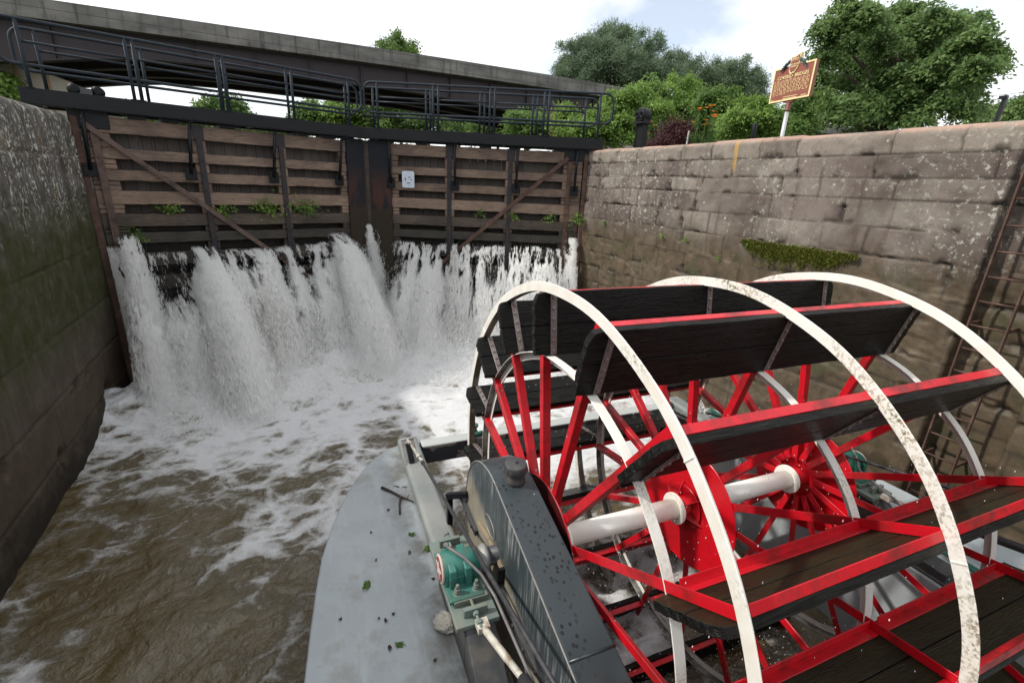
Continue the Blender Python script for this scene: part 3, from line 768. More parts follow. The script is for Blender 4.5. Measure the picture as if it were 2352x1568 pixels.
def gate(A, B, label, left):
    d = (B - A) / np.linalg.norm(B - A); L = float(np.linalg.norm(B - A))
    g = empty('lock_gate', (A[0], A[1], 0), math.atan2(d[1], d[0]), label, 'lock gate', 'pair of mitred lock gates')
    rs = random.Random(11 if left else 12)
    if left: s0, s1, straps, heel, m0, m1 = .16, L - .48, (2.07, 3.74), .33, L - .50, L - .03
    else: s0, s1, straps, heel, m0, m1 = .66, L - .10, (2.30, 3.95), L - .45, .14, .72
    blk = (.16, .58) if left else (L - .62, L - .10)
    mblk = (L - .68, L - .50) if left else (.72, .90)
    for (z0, z1), mt in zip(TIMB, TM):
        rough_beam(rs, s0, s1, rs.uniform(-.006, .006), .30, z0, z1).build('timber_beam', M[mt], g, .008, 1)
    for i in range(len(TIMB) - 1):
        z0, z1 = TIMB[i + 1][1] + .006, TIMB[i][0] - .006
        mt = M[['timber', 'timber_light', 'timber', 'timber_light', 'timber_mid', 'timber_wet'][min(i, 5)]]
        h = (z1 - z0) / 2 - .004
        for (a, b) in (blk, mblk):
            mb = MB(); e = rs.uniform(-.03, .03)
            mb.box((a, .015, z0), (b + (e if (left and a < 1) else 0), .28, z0 + h)); mb.box((a, .02, z1 - h), (b + (e * .4 if (left and a < 1) else 0), .28, z1))
            mb.build('packing_block', mt, g, .01, 1)
        for s in straps:
            MB().box((s - .125, .03, z0), (s + .125, .28, z1)).build('filler_block', mt, g, .008, 1)
    pk = MB(); [pk.box((q, .302, -.5), (min(q + .212, s1), .36, 5.47 - (rs.random() < .25) * rs.uniform(.03, .10))) for q in np.arange(s0, s1, .2174)]; pk.build('planking', M['planking'], g)
    # straps, heel irons and mitre irons
    for s in straps:
        mb = MB(); mb.box((s - .055, -.045, .3), (s + .055, -.008, 5.42)); mb.box((s - .10, -.03, 5.36), (s + .10, -.012, 5.66))
        for z in np.arange(.6, 5.4, .31): mb.bolt((s, -.045, z), (0, -1, 0), .022, .018)
        mb.build('iron_strap', M['iron'], g, .004, 1)
    mb = MB(); mb.box((heel - .06, -.05, .3), (heel + .06, -.008, 5.40))
    for z in np.arange(.7, 5.3, .42): mb.bolt((heel, -.05, z), (0, -1, 0), .025, .02)
    mb.build('heel_strap', M['rust_pale'] if left else M['rust'], g, .004, 1)
    e = .02 if left else L - .08
    mb = MB(); mb.box((e, -.06, -.3), (e + .11, .30, 5.62)); mb.build('heel_post', M['rust'] if left else M['rust'], g, .01, 1)
    mb = MB(); mb.box((m0, -.055, -.3), (m1, .30, 5.715))
    for z in np.arange(.4, 5.5, .28):
        for s in (m0 + .05, m1 - .05): mb.bolt((s, -.055, z), (0, -1, 0), .018, .010)
    mb.build('mitre_post', M['mitre'], g, .012, 2)
    mb = MB(); q = (m1 + .002, L + .05) if left else (-.02, m0 - .002)
    mb.box((q[0], .02, -.3), (q[1], .30, 5.70)); mb.build('mitre_timber', M['timber_mid'], g, .01, 1)
    MB().box((.0 if left else L - .62, -.03, 5.42), (.60 if left else L - .0, .30, 5.725)).build('heel_cap', M['black'], g, .01, 1)
    # diagonal tie
    p, q = ((.20, 5.50), (4.35, 1.98)) if left else ((L - .52, 5.50), (1.6, 2.10))
    mb = MB(); mb.bar((p[0], -.085, p[1]), (q[0], -.085, q[1]), .03, .10, (0, 0, 1))
    mb.build('diagonal_brace', M['rust_pale'] if left else M['rust'], g, .004, 1)
    # bracket struts carrying the walkway
    for s in ((.22, 1.92, 3.60, 5.20) if left else (.72, 2.46, 4.13, 5.72)):
        b0 = s - (.06 if s < 1 and left else .10 if left else 0)
        mb = MB(); mb.tube([(s, -.17, 5.76), (b0, -.10, 4.66)], .035, 10)
        mb.build('walkway_strut', M['black'], g)
        mb = MB(); mb.box((b0 - .11, -.10, 4.53), (b0 + .11, -.07, 4.78)); mb.box((b0 - .03, -.07, 4.53), (b0 + .03, .03, 4.78))
        for dx in (-.08, .08):
            for z in (4.58, 4.73): mb.bolt((b0 + dx, -.10, z), (0, -1, 0), .022, .02)
        mb.build('strut_foot', M['black'], g, .004, 1)
    # walkway
    w0, w1 = (-.57, L + .02) if left else (.02, 6.36)
    for y, nm in ((-.22, 'walkway_beam'), (.60, 'walkway_beam')):
        mb = MB(); sg = 1 if y < 0 else -1
        mb.box((w0, y - .006, 5.735), (w1, y + .006, 5.985)); mb.box((w0, min(y, y + sg * .09), 5.985), (w1, max(y, y + sg * .09), 5.997)); mb.box((w0, min(y, y + sg * .09), 5.723), (w1, max(y, y + sg * .09), 5.735))
        for s in np.arange(w0 + .3, w1, .75): mb.box((s - .008, min(y, y + sg * .05), 5.737), (s + .008, max(y, y + sg * .05), 5.983))
        for s in ((.22, 1.92, 3.6, 5.2) if left else (.72, 2.46, 4.13, 5.72)):
            for dx in (-.09, .09): mb.bolt((s + dx, y - .02 * sg, 5.76), (0, 0, -1), .02, .04)
        mb.build(nm, M['black'], g, .003, 1)
    mb = MB()
    for s in np.arange(w0 + .05, w1 - .04, .085): mb.box((s, -.125, 5.94), (s + .045, .505, 5.975))
    for s in np.arange(w0 + .25, w1, 1.15): mb.box((s, -.21, 5.74), (s + .07, .59, 5.93))
    mb.build('walkway_grating', M['black'], g)
    for s in ((.9, 1.45, 2.5, 4.1, 4.8) if left else (1.4, 2.2, 3.1, 3.9, 5.1)): MB().box((s, -.05, 5.655), (s + .30, .55, 5.73)).build('walkway_bearer', M['black'], g)
    # railings
    if left: fr, bk = [(-.40,), (1.06, 1.18), (2.56, 2.68), (3.95, 4.07), (5.42,)], [(-.20,), (1.25, 1.37), (2.76, 2.88), (4.2, 4.32), (5.66,)]
    else: fr, bk = [(.47,), (1.90, 2.03), (3.36, 3.48), (4.76, 4.88), (6.2,)], [(.15,), (1.59, 1.71), (3.06, 3.18), (4.50, 4.62), (5.94,)]
    for y, posts, dz in ((-.20, fr, 0), (.58, bk, .0)):
        mb = MB(); zb = 5.995; zt = 7.06; zl = 6.36; zm = 6.72
        for gp in posts:
            for s in gp:
                mb.tube([(s, y, zb), (s, y, zt)], .030, 8)
                mb.box((s - .06, y - .045, zb), (s + .06, y + .045, zb + .012))
        a, b = posts[0][-1], posts[-1][0]
        r = (zt - zl) / 2; cz = (zt + zl) / 2
        loop = []
        rr = .20
        def arc(cx, cz_, a0, a1): return [(cx + rr * math.cos(math.radians(q)), y, cz_ + rr * math.sin(math.radians(q))) for q in np.linspace(a0, a1, 7)]
        xe, xs = b + .34, a - .34
        loop = arc(xe - rr, zt - rr, 90, 0) + arc(xe - rr, zl + rr, 0, -90) + arc(xs + rr, zl + rr, 270, 180) + arc(xs + rr, zt - rr, 180, 90)
        mb.tube(loop + [loop[0]], .028, 8, False)
        for g0, g1 in zip(posts[:-1], posts[1:]): mb.tube([(g0[-1], y, zm), (g1[0], y, zm)], .022, 8)
        mb.build('railing', M['navy'], g)
    return g, L
GL, LL_ = gate(HL, MT, 'longer timber lock gate on the shaded side, topped by a stepped black railed walkway', True)
GR, LR_ = gate(MT, HR, 'timber lock gate beside the sunlit stone wall, carrying a small white sign', False)

# small roller unit on the walkway
rl = empty('guide_roller', tuple(GL.matrix_basis @ Vector((.35, .25, 5.98))), GL.rotation_euler[2], 'small dark roller unit sitting on the gate walkway by the shaded wall', 'roller')
mb = MB(); mb.box((-.22, -.10, 0), (.22, .10, .05)); mb.box((-.12, -.06, .05), (.10, .06, .16)); mb.build('roller_base', M['darkgrey'], rl, .008)
for dx in (-.16, .19):
    MB().lathe([(.03, -.05), (.10, -.05), (.10, -.03), (.07, -.02), (.07, .02), (.10, .03), (.10, .05), (.03, .05)], 20, (dx, 0, .12), (.35, 1, 0)).build('roller_wheel', M['black'], rl)

# white sign on the gate
def gate_sign():
    o = GR.matrix_basis @ Vector((1.19, -.075, 4.545))
    g = empty('notice_sign', tuple(o), GR.rotation_euler[2] , 'white rounded notice with a dark round emblem on the gate timbers', 'sign')
    w, h, r = .165, .43, .04
    poly = []
    for cx, cz, a0 in ((w - r, h - r, 0), (-w + r, h - r, 90), (-w + r, r, 180), (w - r, r, 270)):
        poly += [(cx + r * math.cos(math.radians(a0 + q)), cz + r * math.sin(math.radians(a0 + q))) for q in (0, 30, 60, 90)]
    MB().prism(poly, lambda a, b, c: (a, c, b), 0, .006).build('panel', M['alu'], g)
    f = lambda a, b, c: (a, c, b)
    ink = MB(); cx, cz, R = .005, .205, .098
    def arcpoly(a0, a1, r0, r1, n=9):
        an = [math.radians(a0 + (a1 - a0) * i / n) for i in range(n + 1)]
        k = [math.sin(math.pi * i / n) for i in range(n + 1)]
        return [(cx + r1 * math.cos(q), cz + r1 * math.sin(q)) for q in an] + [(cx + (r1 - (r1 - r0) * kk) * math.cos(q), cz + (r1 - (r1 - r0) * kk) * math.sin(q)) for q, kk in zip(reversed(an), reversed(k))]
    ink.prism(arcpoly(138, 208, .064, R), f, -.003, 0)
    ink.prism(arcpoly(228, 312, .070, R), f, -.003, 0)
    ink.prism([(cx + .0, cz + .098), (cx + .035, cz + .088), (cx + .066, cz + .066), (cx + .045, cz + .042), (cx + .036, cz + .062), (cx + .02, cz + .078)], f, -.003, 0)
    ink.prism([(cx + .0, cz + .055), (cx + .018, cz + .058), (cx + .016, cz + .034), (cx + .0, cz + .018)], f, -.003, 0)
    ink.prism([(cx + .045, cz + .004), (cx + .088, cz + .030), (cx + .096, cz - .012)], f, -.003, 0)
    for z in (.035, .395): ink.lathe([(.007, 0), (.007, .003)], 10, (0, -.003, z), (0, 1, 0))
    ink.build('emblem', M['ink'], g)
    ring = MB()
    for rr in (.118, .142):
        ring.tube([(cx + rr * math.cos(q), -.0012, cz + rr * math.sin(q)) for q in np.linspace(0, 2 * math.pi, 49)], .0016, 4, False)
    ring.build('emblem_ring', M['faint_ink'], g)
gate_sign()

# ------------------------------------------------------------------ water spilling through the gates
def fall_material():
    t = NT('falling_white_water')
    uvn = t.n.new('ShaderNodeUVMap'); uv = uvn.outputs[0]
    den = t.attr('den').outputs['Fac']
    def sc(x, y, z=0):
        mp = t.n.new('ShaderNodeMapping'); mp.inputs['Scale'].default_value = (x, y, 1); mp.inputs['Location'].default_value = (z, z * .7, 0)
        t.l.new(uv, mp.inputs['Vector']); return mp.outputs[0]
    strand = t.noise(sc(7.5, 1.0), 2.0, 6, .66, .7)
    lace = t.noise(sc(9, 4.5, 3), 2.4, 8, .74, 1.0)
    cells = t.vor(sc(16, 7.0, 1), 1.2, 'DISTANCE_TO_EDGE')
    big = t.noise(sc(1.5, .8, 5), 1.2, 3)
    a = t.math('ADD', t.math('MULTIPLY', strand, .55), t.math('MULTIPLY', lace, .50))
    a = t.math('ADD', a, t.math('MULTIPLY', t.math('SUBTRACT', 1.0, t.math('MULTIPLY', cells, 4.0), clamp=True), .13))
    a = t.math('ADD', a, t.math('MULTIPLY', t.math('SUBTRACT', big, .5), .5))
    a = t.math('ADD', a, t.math('MULTIPLY', t.math('SUBTRACT', den, .56), .9))
    al = t.mr(a, .52, .80)
    col = t.mix(t.mr(a, .62, .98), (.70, .69, .65), (.96, .96, .955))
    t.b.inputs['Base Color'].default_value = (.8, .8, .8, 1)
    t.set(col, .6, None, .4)
    t.bump(t.math('ADD', lace, t.math('MULTIPLY', strand, .6)), .9, .05)
    tl = t.n.new('ShaderNodeBsdfTranslucent'); t.l.new(col, tl.inputs['Color'])
    m1 = t.n.new('ShaderNodeMixShader'); m1.inputs[0].default_value = .45
    t.l.new(t.b.outputs[0], m1.inputs[1]); t.l.new(tl.outputs[0], m1.inputs[2])
    tp = t.n.new('ShaderNodeBsdfTransparent')
    m2 = t.n.new('ShaderNodeMixShader'); t.l.new(al, m2.inputs[0]); t.l.new(tp.outputs[0], m2.inputs[1]); t.l.new(m1.outputs[0], m2.inputs[2])
    t.l.new(m2.outputs[0], t.out.inputs['Surface'])
    return t.m
M['fall'] = fall_material()
def falls(g, name, label, sheets, jets, seed, streams, smin, smax):
    root = empty(name, g.location, g.rotation_euler[2], label, 'waterfall', 'leaks through the lock gates', 'stuff')
    rs = np.random.RandomState(seed); VV, FF, DD, UU = [], [], [], []; o = 0
    def sheet(s0, s1, z0, v, den, spread=.0, n0=.02, bulge=0, dl=None, drift=0.0):
        nonlocal o
        T = math.sqrt((z0 + .15) / 4.9)
        na = max(5, int((s1 - s0) / .035)); ntt = 74
        a, q = np.meshgrid(np.linspace(0, 1, na), np.linspace(0, 1, ntt), indexing='ij')
        t_ = q ** .8 * T
        sd = rs.rand() * 50
        vv = v * (1 + .40 * (fbm(a * (s1 - s0) * 2.2 + sd, q * 0, 3, 80) - .5) * 2 + .35 * (fbm(a * (s1 - s0) * 7 + sd, q * 0, 2, 81) - .5))
        z = z0 - .25 * np.clip(fbm(s0 + (s1 - s0) * a * 2.1, a * 0 + sd, 3, 97) - .36, 0, 1) * (0 if s1 - s0 < .6 else 1) - 4.9 * t_ ** 2 + .04 * (fbm(a * 9 + sd, q * 0, 2, 82) - .5)
        n = n0 + vv * t_ + q * .30 * (fbm(a * (s1 - s0) * 3 + sd, q * 5, 4, 83) - .5) + q * .08 * (fbm(a * (s1 - s0) * 14, q * 16 + sd, 3, 84) - .5)
        n = n + bulge * np.sin(np.pi * a) * (.15 + q)
        s = s0 + (s1 - s0) * a + spread * (a - .5) * q * 2 + q * .10 * (fbm(a * 6 + sd, q * 6, 3, 85) - .5) + drift * q
        V = np.stack([s, -n, z], -1).reshape(-1, 3)
        edge = sst(0, .12, a) * sst(1, .88, a)
        dd = den + (.30 if dl is None else dl) * q - .55 * (1 - edge) * (1 if bulge == 0 else .8) - .30 * sst(.22, 0, q) - .12 * sst(.6, .1, q)
        VV.append(V); FF.append(gridf(na, ntt) + o); DD.append(dd.ravel())
        fl = 4.9 * t_ ** 2 * .55 + t_ * .8
        UU.append(np.stack([s.ravel() + sd, (fl + sd).ravel()], 1)); o += len(V)
    for sh in sheets: sheet(*sh)
    for j in jets: sheet(*j[:5], spread=j[5], bulge=j[6], dl=j[7], drift=j[8] if len(j) > 8 else 0)
    ob = npmesh('white_water', np.concatenate(VV), np.concatenate(FF), M['fall'], root, {'den': np.clip(np.concatenate(DD), 0, 1.5)}, np.concatenate(UU))
    straps_ = (2.07, 3.74) if seed == 31 else (2.30, 3.95)
    # the broken water itself: flakes thrown along the same curves, gathered in strands and clots
    P, D, Rr = [], [], []
    for (s0, s1, z0, v, wgt) in streams:
        nk = int(2600 * wgt)
        sc = s0 + (s1 - s0) * rs.rand(nk)
        keep = fbm(sc * 5.5, sc * 0 + seed, 3, 90) + .25 * fbm(sc * 19, sc * 0, 2, 91) > (.42 if (s1 - s0) > .6 else .36)
        sc = sc[keep]; nk = len(sc)
        T = math.sqrt((z0 + .1) / 4.9)
        tt = rs.rand(nk) ** .55 * T
        vv = v * (1 + .45 * (fbm(sc * 3, sc * 0 + 3, 3, 92) - .5) * 2) + rs.normal(0, .10 + .18 * v * .3, nk)
        q = tt / T
        sg = .03 + .13 * q ** 1.2
        m_ = 26
        S = np.repeat(sc, m_) + rs.normal(size=nk * m_) * np.repeat(sg, m_) * 1.0 + np.repeat((sc - (s0 + s1) / 2) * .18 * q, m_)
        TT = np.repeat(tt, m_) + rs.normal(size=nk * m_) * .022
        TT = np.clip(TT, .0, T)
        Nn = .05 + np.repeat(vv, m_) * TT + rs.normal(size=nk * m_) * np.repeat(sg, m_) * .8
        zt_ = z0 + (.08 if s1 - s0 < .6 else -.03) - .16 * np.clip(fbm(sc * 2.1, sc * 0 + seed * 3, 3, 97) - .36, 0, 1) * (0 if (s1 - s0) < .6 else 1)
        Z = np.repeat(zt_, m_) - 4.9 * TT ** 2 + rs.normal(size=nk * m_) * np.repeat(sg, m_) * .6
        qq = TT / T
        lace = .60 * (1 - np.abs(2 * fbm(S * 9, Z * 2.4 + seed, 4, 98) - 1) * 1.6) + .40 * (1 - np.abs(2 * fbm(S * 24, Z * 8, 3, 99) - 1) * 1.6)
        thr = (.70 if s1 - s0 > .6 else .62) - .52 * sst(.2, .95, qq)
        if s1 - s0 > .6: thr = thr + .40 * sst(.44, .34, fbm(S * 2.6 + seed, Z * .5, 3, 101)) * sst(.7, 1.3, Z) * sst(3.0, 2.6, Z) + (.25 * sst(.5, .2, S) * sst(1.3, 2.2, Z) if seed == 31 else 0)
        ok = lace > thr + rs.normal(0, .07, len(S))
        for sb in straps_: ok &= ~((np.abs(S - sb) < .05 + .03 * rs.rand(len(S))) & (Z > 2.2 + .5 * rs.rand(len(S))))
        S, TT, Nn, Z = S[ok], TT[ok], Nn[ok], Z[ok]; vk = np.repeat(vv, m_)[ok]; qk = np.repeat(q, m_)[ok]
        P.append(np.stack([S, -Nn, Z], 1))
        D.append(np.stack([rs.normal(0, .25, len(S)), -vk, -9.8 * TT - .3], 1)); Rr.append((.006 + .010 * qk) * rs.uniform(.5, 1.5, len(S)))
    # froth boiling up where it lands
    nb = 90000
    s = rs.uniform(.05, 5.8, nb); ff = fbm(s * 1.7, s * 0 + seed, 3, 95)
    nn = rs.normal(1.75 + .8 * (ff - .5), .62, nb); hh = rs.exponential(.28, nb) * (.5 + ff) * np.exp(-((nn - 1.6) / 1.0) ** 2)
    cl = rs.randint(0, 900, nb); cj = rs.normal(0, .22, (900, 3)); 
    P.append(np.stack([s + cj[cl, 0], -nn + cj[cl, 1], hh + .05 + np.abs(cj[cl, 2]) * .5], 1)); D.append(rs.normal(size=(nb, 3))); Rr.append(rs.uniform(.006, .018, nb))
    P = np.concatenate(P); D = np.concatenate(D); Rr = np.concatenate(Rr)
    k = (P[:, 0] > smin) & (P[:, 0] < smax) & (P[:, 2] > -.05); P, D, Rr = P[k], D[k], Rr[k]
    D /= np.linalg.norm(D, axis=1)[:, None]; n = len(P)
    b = np.cross(D, rs.normal(size=(n, 3))); b /= np.linalg.norm(b, axis=1)[:, None]
    L = (Rr * rs.uniform(1.6, 5.0, n))[:, None]; Wd = Rr[:, None] * .50
    V = np.stack([P - D * L, P + b * Wd, P + D * L, P - b * Wd], 1).reshape(-1, 3)
    npmesh('broken_water', V, np.arange(n * 4).reshape(-1, 4), M['flake'], root, smooth=False)['kind'] = 'stuff'
    return root
t = NT('broken_white_water'); t.set((.96, .96, .955), .5)
_tr = t.n.new('ShaderNodeBsdfTranslucent'); _tr.inputs['Color'].default_value = (.97, .97, .965, 1)
_ms = t.n.new('ShaderNodeMixShader'); _ms.inputs[0].default_value = .68
t.l.new(t.b.outputs[0], _ms.inputs[1]); t.l.new(_tr.outputs[0], _ms.inputs[2]); t.l.new(_ms.outputs[0], t.out.inputs['Surface']); M['flake'] = t.m
t = NT('white_droplets'); M['foam_drop'] = t.set((.85, .86, .87), .35)
t = NT('clear_droplets'); M['clear_drop'] = t.set((.62, .64, .66), .05, None, .8)
def drops(parent, P, r, rs, mat, stretch=1.5, name='spray_drop'):
    n = len(P); r = np.asarray(r)
    base = np.array([(1, 0, 0), (0, 1, 0), (-1, 0, 0), (0, -1, 0), (0, 0, 1), (0, 0, -1)], float)
    sc = np.ones((n, 6, 3)) * r[:, None, None]; sc[:, :, 2] *= stretch
    V = P[:, None, :] + base[None] * sc
    F = np.array([(0, 1, 4), (1, 2, 4), (2, 3, 4), (3, 0, 4), (1, 0, 5), (2, 1, 5), (3, 2, 5), (0, 3, 5)])
    F = (F[None] + (np.arange(n) * 6)[:, None, None]).reshape(-1, 3)
    o = npmesh(name, V.reshape(-1, 3), F, mat, parent, smooth=True)
    o['kind'] = 'stuff'
    return o
LSH = []
for s0, s1 in ((.16, .50), (.42, 2.00), (2.12, 3.68), (3.80, 5.10)):
    LSH += [(s0, s1, 3.12, .45, .16, 0, .02, 0, .55), (s0, s1, 2.95, 1.3, .08, .10, .02, 0, .75), (s0, s1, 2.7, 2.1, .0, .2, .02, 0, .85)]
LSH += [(.1, 5.4, 2.45, 1.4, -.06, .05, .02, 0, .95), (.1, 5.5, 1.9, 1.9, .06, .1, .02, 0, .9), (.1, 5.5, 1.35, 2.5, .25, .1, .02, 0, .7), (.1, 5.6, .9, 3.4, .3, .1, .02, 0, .6)]
LJ = [(.42, .60, 3.28, 1.1, .42, .16, .08, .3), (1.66, 1.98, 3.0, 2.9, .60, .45, .22, .3, .30), (4.78, 5.08, 3.22, 2.4, .62, .36, .22, .3, .25), (2.6, 3.0, 3.05, 2.2, .45, .30, .15, .4), (3.3, 3.6, 3.1, 1.0, .3, .2, .1, .4), (LL_ - .05, LL_ + .05, 3.42, .7, .6, .05, .05, .2)]
RSH = []
for s0, s1 in ((.85, 2.24), (2.40, 3.88), (4.05, 5.5)):
    RSH += [(s0, s1, 3.14, .45, .22, 0, .02, 0, .5), (s0, s1, 3.05, 1.2, .15, .08, .02, 0, .7), (s0, s1, 2.7, 1.9, .10, .15, .02, 0, .7)]
RSH += [(.9, 5.5, 2.3, 1.4, .0, .05, .02, 0, .9), (.9, 5.6, 1.7, 1.9, .20, .1, .02, 0, .7), (.9, 5.6, 1.1, 2.4, .3, .1, .02, 0, .6)]
RJ = [(1.0, 1.5, 3.1, 1.5, .4, .2, .15, .3), (2.42, 2.62, 3.2, 1.5, .5, .1, .1, .2), (4.2, 4.7, 3.12, 1.3, .45, .2, .15, .3), (4.9, 5.4, 3.12, 1.2, .45, .15, .12, .3), (5.72, 5.86, 3.3, .8, .5, .1, .05, 0)]
LST = [(.05, .50, 3.05, .9, .5), (.42, .62, 3.28, 1.2, .8), (.5, 2.0, 3.0, .8, 1.6), (.4, 1.5, 2.7, 2.2, 2.6), (1.2, 2.0, 2.8, 1.5, 1.4), (1.62, 2.05, 3.0, 2.9, 2.2), (2.12, 3.1, 3.05, 2.2, 2.6), (2.9, 3.68, 3.05, 1.4, 1.4), (2.2, 3.6, 2.6, 1.0, 1.2), (3.80, 5.0, 3.1, 1.0, 1.7), (3.9, 4.8, 2.7, 1.8, 1.4), (4.72, 5.12, 3.2, 2.4, 2.0), (LL_ - .06, LL_ + .06, 3.42, .7, .35)]
falls(GL, 'waterfall', 'white water pouring through the shaded timber lock gate in broad ragged curtains', LSH, LJ, 31, LST, .14, 6.2)
RST = [(.85, 2.24, 3.12, .8, 2.0), (.95, 2.1, 2.9, 1.7, 2.4), (2.40, 3.88, 3.12, .8, 2.0), (2.5, 3.8, 2.9, 1.6, 2.0), (4.05, 5.5, 3.12, .8, 2.2), (4.1, 5.4, 2.9, 1.6, 2.4), (5.70, 5.88, 3.3, .8, .5)]
falls(GR, 'waterfall', 'white water pouring through the lock gate nearer the sunlit stone wall', RSH, RJ, 32, RST, .3, 5.95)

# ------------------------------------------------------------------ foliage
def leaves(name, blobs, n, size, mat, parent, seed, droop=.4, clump=30, sh=.5, aspect=.5, cs=None, csz=.16, flat=.55, up=.55, bough=0, rise=.5, stuff=False):
    rs = np.random.RandomState(seed)
    B = np.array(blobs, float); w = (B[:, 3] * B[:, 4] * B[:, 5]) ** (2 / 3.); w /= w.sum()
    # boughs: long tapering sprays standing out of each mass, with gaps between them
    if bough:
        nb = max(6, int(bough * len(B))); bi0 = rs.choice(len(B), nb, p=w)
        d0 = rs.normal(size=(nb, 3)); d0[:, 2] = d0[:, 2] * .8 + .1; d0 /= np.linalg.norm(d0, axis=1)[:, None]
        c0 = B[bi0, :3] + d0 * B[bi0, 3:6] * rs.uniform(.35, 1.12, nb)[:, None]
        dr = d0 + rs.normal(size=(nb, 3)) * .35; dr[:, 2] = dr[:, 2] * rise + rs.normal(0, .12, nb); dr /= np.linalg.norm(dr, axis=1)[:, None]
        ln = B[bi0, 3:6].mean(1) * rs.uniform(.35, .85, nb)
        nc = max(nb, n // clump); q = rs.randint(0, nb, nc); u = rs.rand(nc)
        side = rs.normal(size=(nc, 3)) * (ln[q] * .22 * (1.1 - u))[:, None]; side[:, 2] *= .55
        C = c0[q] + dr[q] * (ln[q] * (u * 1.25 - .25))[:, None] + side
        C[:, 2] -= (u ** 2) * ln[q] * .18
        d = dr[q]; bi = bi0[q]
        ctint = np.clip(rs.normal(.42, .20, nb)[q] + rs.normal(0, .10, nc), 0, 1)
    else:
        nc = max(1, n // clump)
        bi = rs.choice(len(B), nc, p=w)
        d = rs.normal(size=(nc, 3)); d /= np.linalg.norm(d, axis=1)[:, None]
        rad = rs.rand(nc) ** sh * rs.uniform(.80, 1.22, nc)
        C = B[bi, :3] + d * rad[:, None] * B[bi, 3:6]
        ctint = np.clip(rs.normal(.42, .22, nc), 0, 1)
    cw = rs.uniform(.3, 1.7, nc); k = rs.choice(nc, n, p=cw / cw.sum())
    sg = (np.full(n, cs) if cs else np.clip(csz * B[bi[k], 3:6].mean(1), size * .9, size * 5)) * (.7 + .6 * rs.rand(nc))[k]
    off = rs.normal(size=(n, 3)) * np.array([1, 1, flat])
    P = C[k] + off * sg[:, None]
    P[:, 2] -= .25 * sg * (off[:, 0] ** 2 + off[:, 1] ** 2)
    nr = d[k] * .5 + np.array([0, 0, up]) + rs.normal(size=(n, 3)) * .55
    nr /= np.linalg.norm(nr, axis=1)[:, None]
    ax = off * np.array([1, 1, .5]) + rs.normal(size=(n, 3)) * .7; ax -= nr * (ax * nr).sum(1)[:, None]; ax /= np.linalg.norm(ax, axis=1)[:, None]
    ax[:, 2] -= droop * .5; ax /= np.linalg.norm(ax, axis=1)[:, None]
    bx = np.cross(nr, ax)
    L = size * rs.uniform(.6, 1.3, n)[:, None]; W = L * aspect
    V = np.stack([P - ax * L * .5, P + bx * W * .5 - ax * L * .08 , P + ax * L * .5, P - bx * W * .5 - ax * L * .08], 1).reshape(-1, 3)
    F = np.arange(n * 4).reshape(-1, 4)
    tint = np.clip(ctint[k] + rs.normal(0, .14, n), 0, 1)
    o = npmesh(name, V, F, mat, parent, {'tint': np.repeat(tint, 4)}, smooth=False)
    if stuff: o['kind'] = 'stuff'
    return o
def blob(px, py, rx, ry, D):
    c = far(px, py, D)
    l, r, u, b = far(px - rx, py, D), far(px + rx, py, D), far(px, py - ry, D), far(px, py + ry, D)
    hw = np.linalg.norm(r - l) / 2; hh = abs(u[2] - b[2]) / 2
    return [c[0], c[1], c[2], hw, hw, hh]
def tree(name, label, group, D, px, n, size, mat, seed, base=5.5, trunk=.2, cat='tree', **kw):
    B = [blob(*p, D + (kw.get('jit', 2.0)) * math.sin(i * 2.4 + seed)) for i, p in enumerate(px)]
    kw.pop('jit', None)
    B = np.array(B); c = B[:, :3].mean(0)
    root = empty(name, (c[0], c[1], base), 0, label, cat, group)
    off = np.array([c[0], c[1], base]); B[:, :3] -= off
    o = leaves('crown' if cat == 'tree' else 'foliage', B.tolist(), n, size, mat, root, seed, **kw)
    mb = MB(); rs = random.Random(seed)
    zt = float(B[:, 2].max())
    zb0 = min(zt * .85, max(.4, float(np.mean(B[:, 2]))))
    mb.tube([(0, 0, -.4), (.1 * trunk, 0, zb0 * .5), (0, .2 * trunk, zb0), (.1, 0, zb0 + (zt - zb0) * .45)], [trunk, trunk * .8, trunk * .6, trunk * .15], 8)
    for b in B:
        st = min(zb0, max(.3, b[2] * .8)) * rs.uniform(.3, .95)
        p0 = Vector((0, 0, st)); p1 = p0.lerp(Vector(b[:3]), .62); md = (p0 + p1) / 2 + Vector((0, 0, .08 * (p1 - p0).length))
        mb.tube([p0, md, p1], [trunk * .42, trunk * .28, trunk * .1], 6)
    mb.build('trunk' if cat == 'tree' else 'stems', M['trunk'], root)
    return root
tree('pine_tree', 'tall blue green pine standing beyond the end of the bridge', 'pines behind the lock', 45,
     [(1310, 140, 26, 40), (1340, 100, 28, 22), (1335, 165, 40, 22), (1400, 75, 32, 26), (1385, 115, 40, 26), (1440, 80, 34, 26), (1480, 105, 34, 30), (1440, 140, 55, 30), (1385, 165, 60, 26), (1510, 145, 30, 26), (1490, 172, 45, 24), (1535, 170, 22, 20)],
     80000, .34, M['lf_pine'], 1, trunk=.42, aspect=.13, clump=95, cs=.30, flat=.7, droop=-.6, up=.1, bough=26, rise=1.0)
tree('pine_tree', 'lower hazy pine behind the historical marker', 'pines behind the lock', 52,
     [(1570, 150, 22, 34), (1610, 150, 26, 22), (1640, 180, 38, 28), (1600, 190, 34, 26), (1690, 160, 26, 24), (1700, 200, 36, 30), (1740, 190, 26, 30), (1755, 225, 24, 26), (1660, 215, 50, 26)],
     60000, .34, M['lf_pine'], 2, trunk=.38, aspect=.13, clump=95, cs=.30, flat=.7, droop=-.6, up=.1, bough=26, rise=1.0)
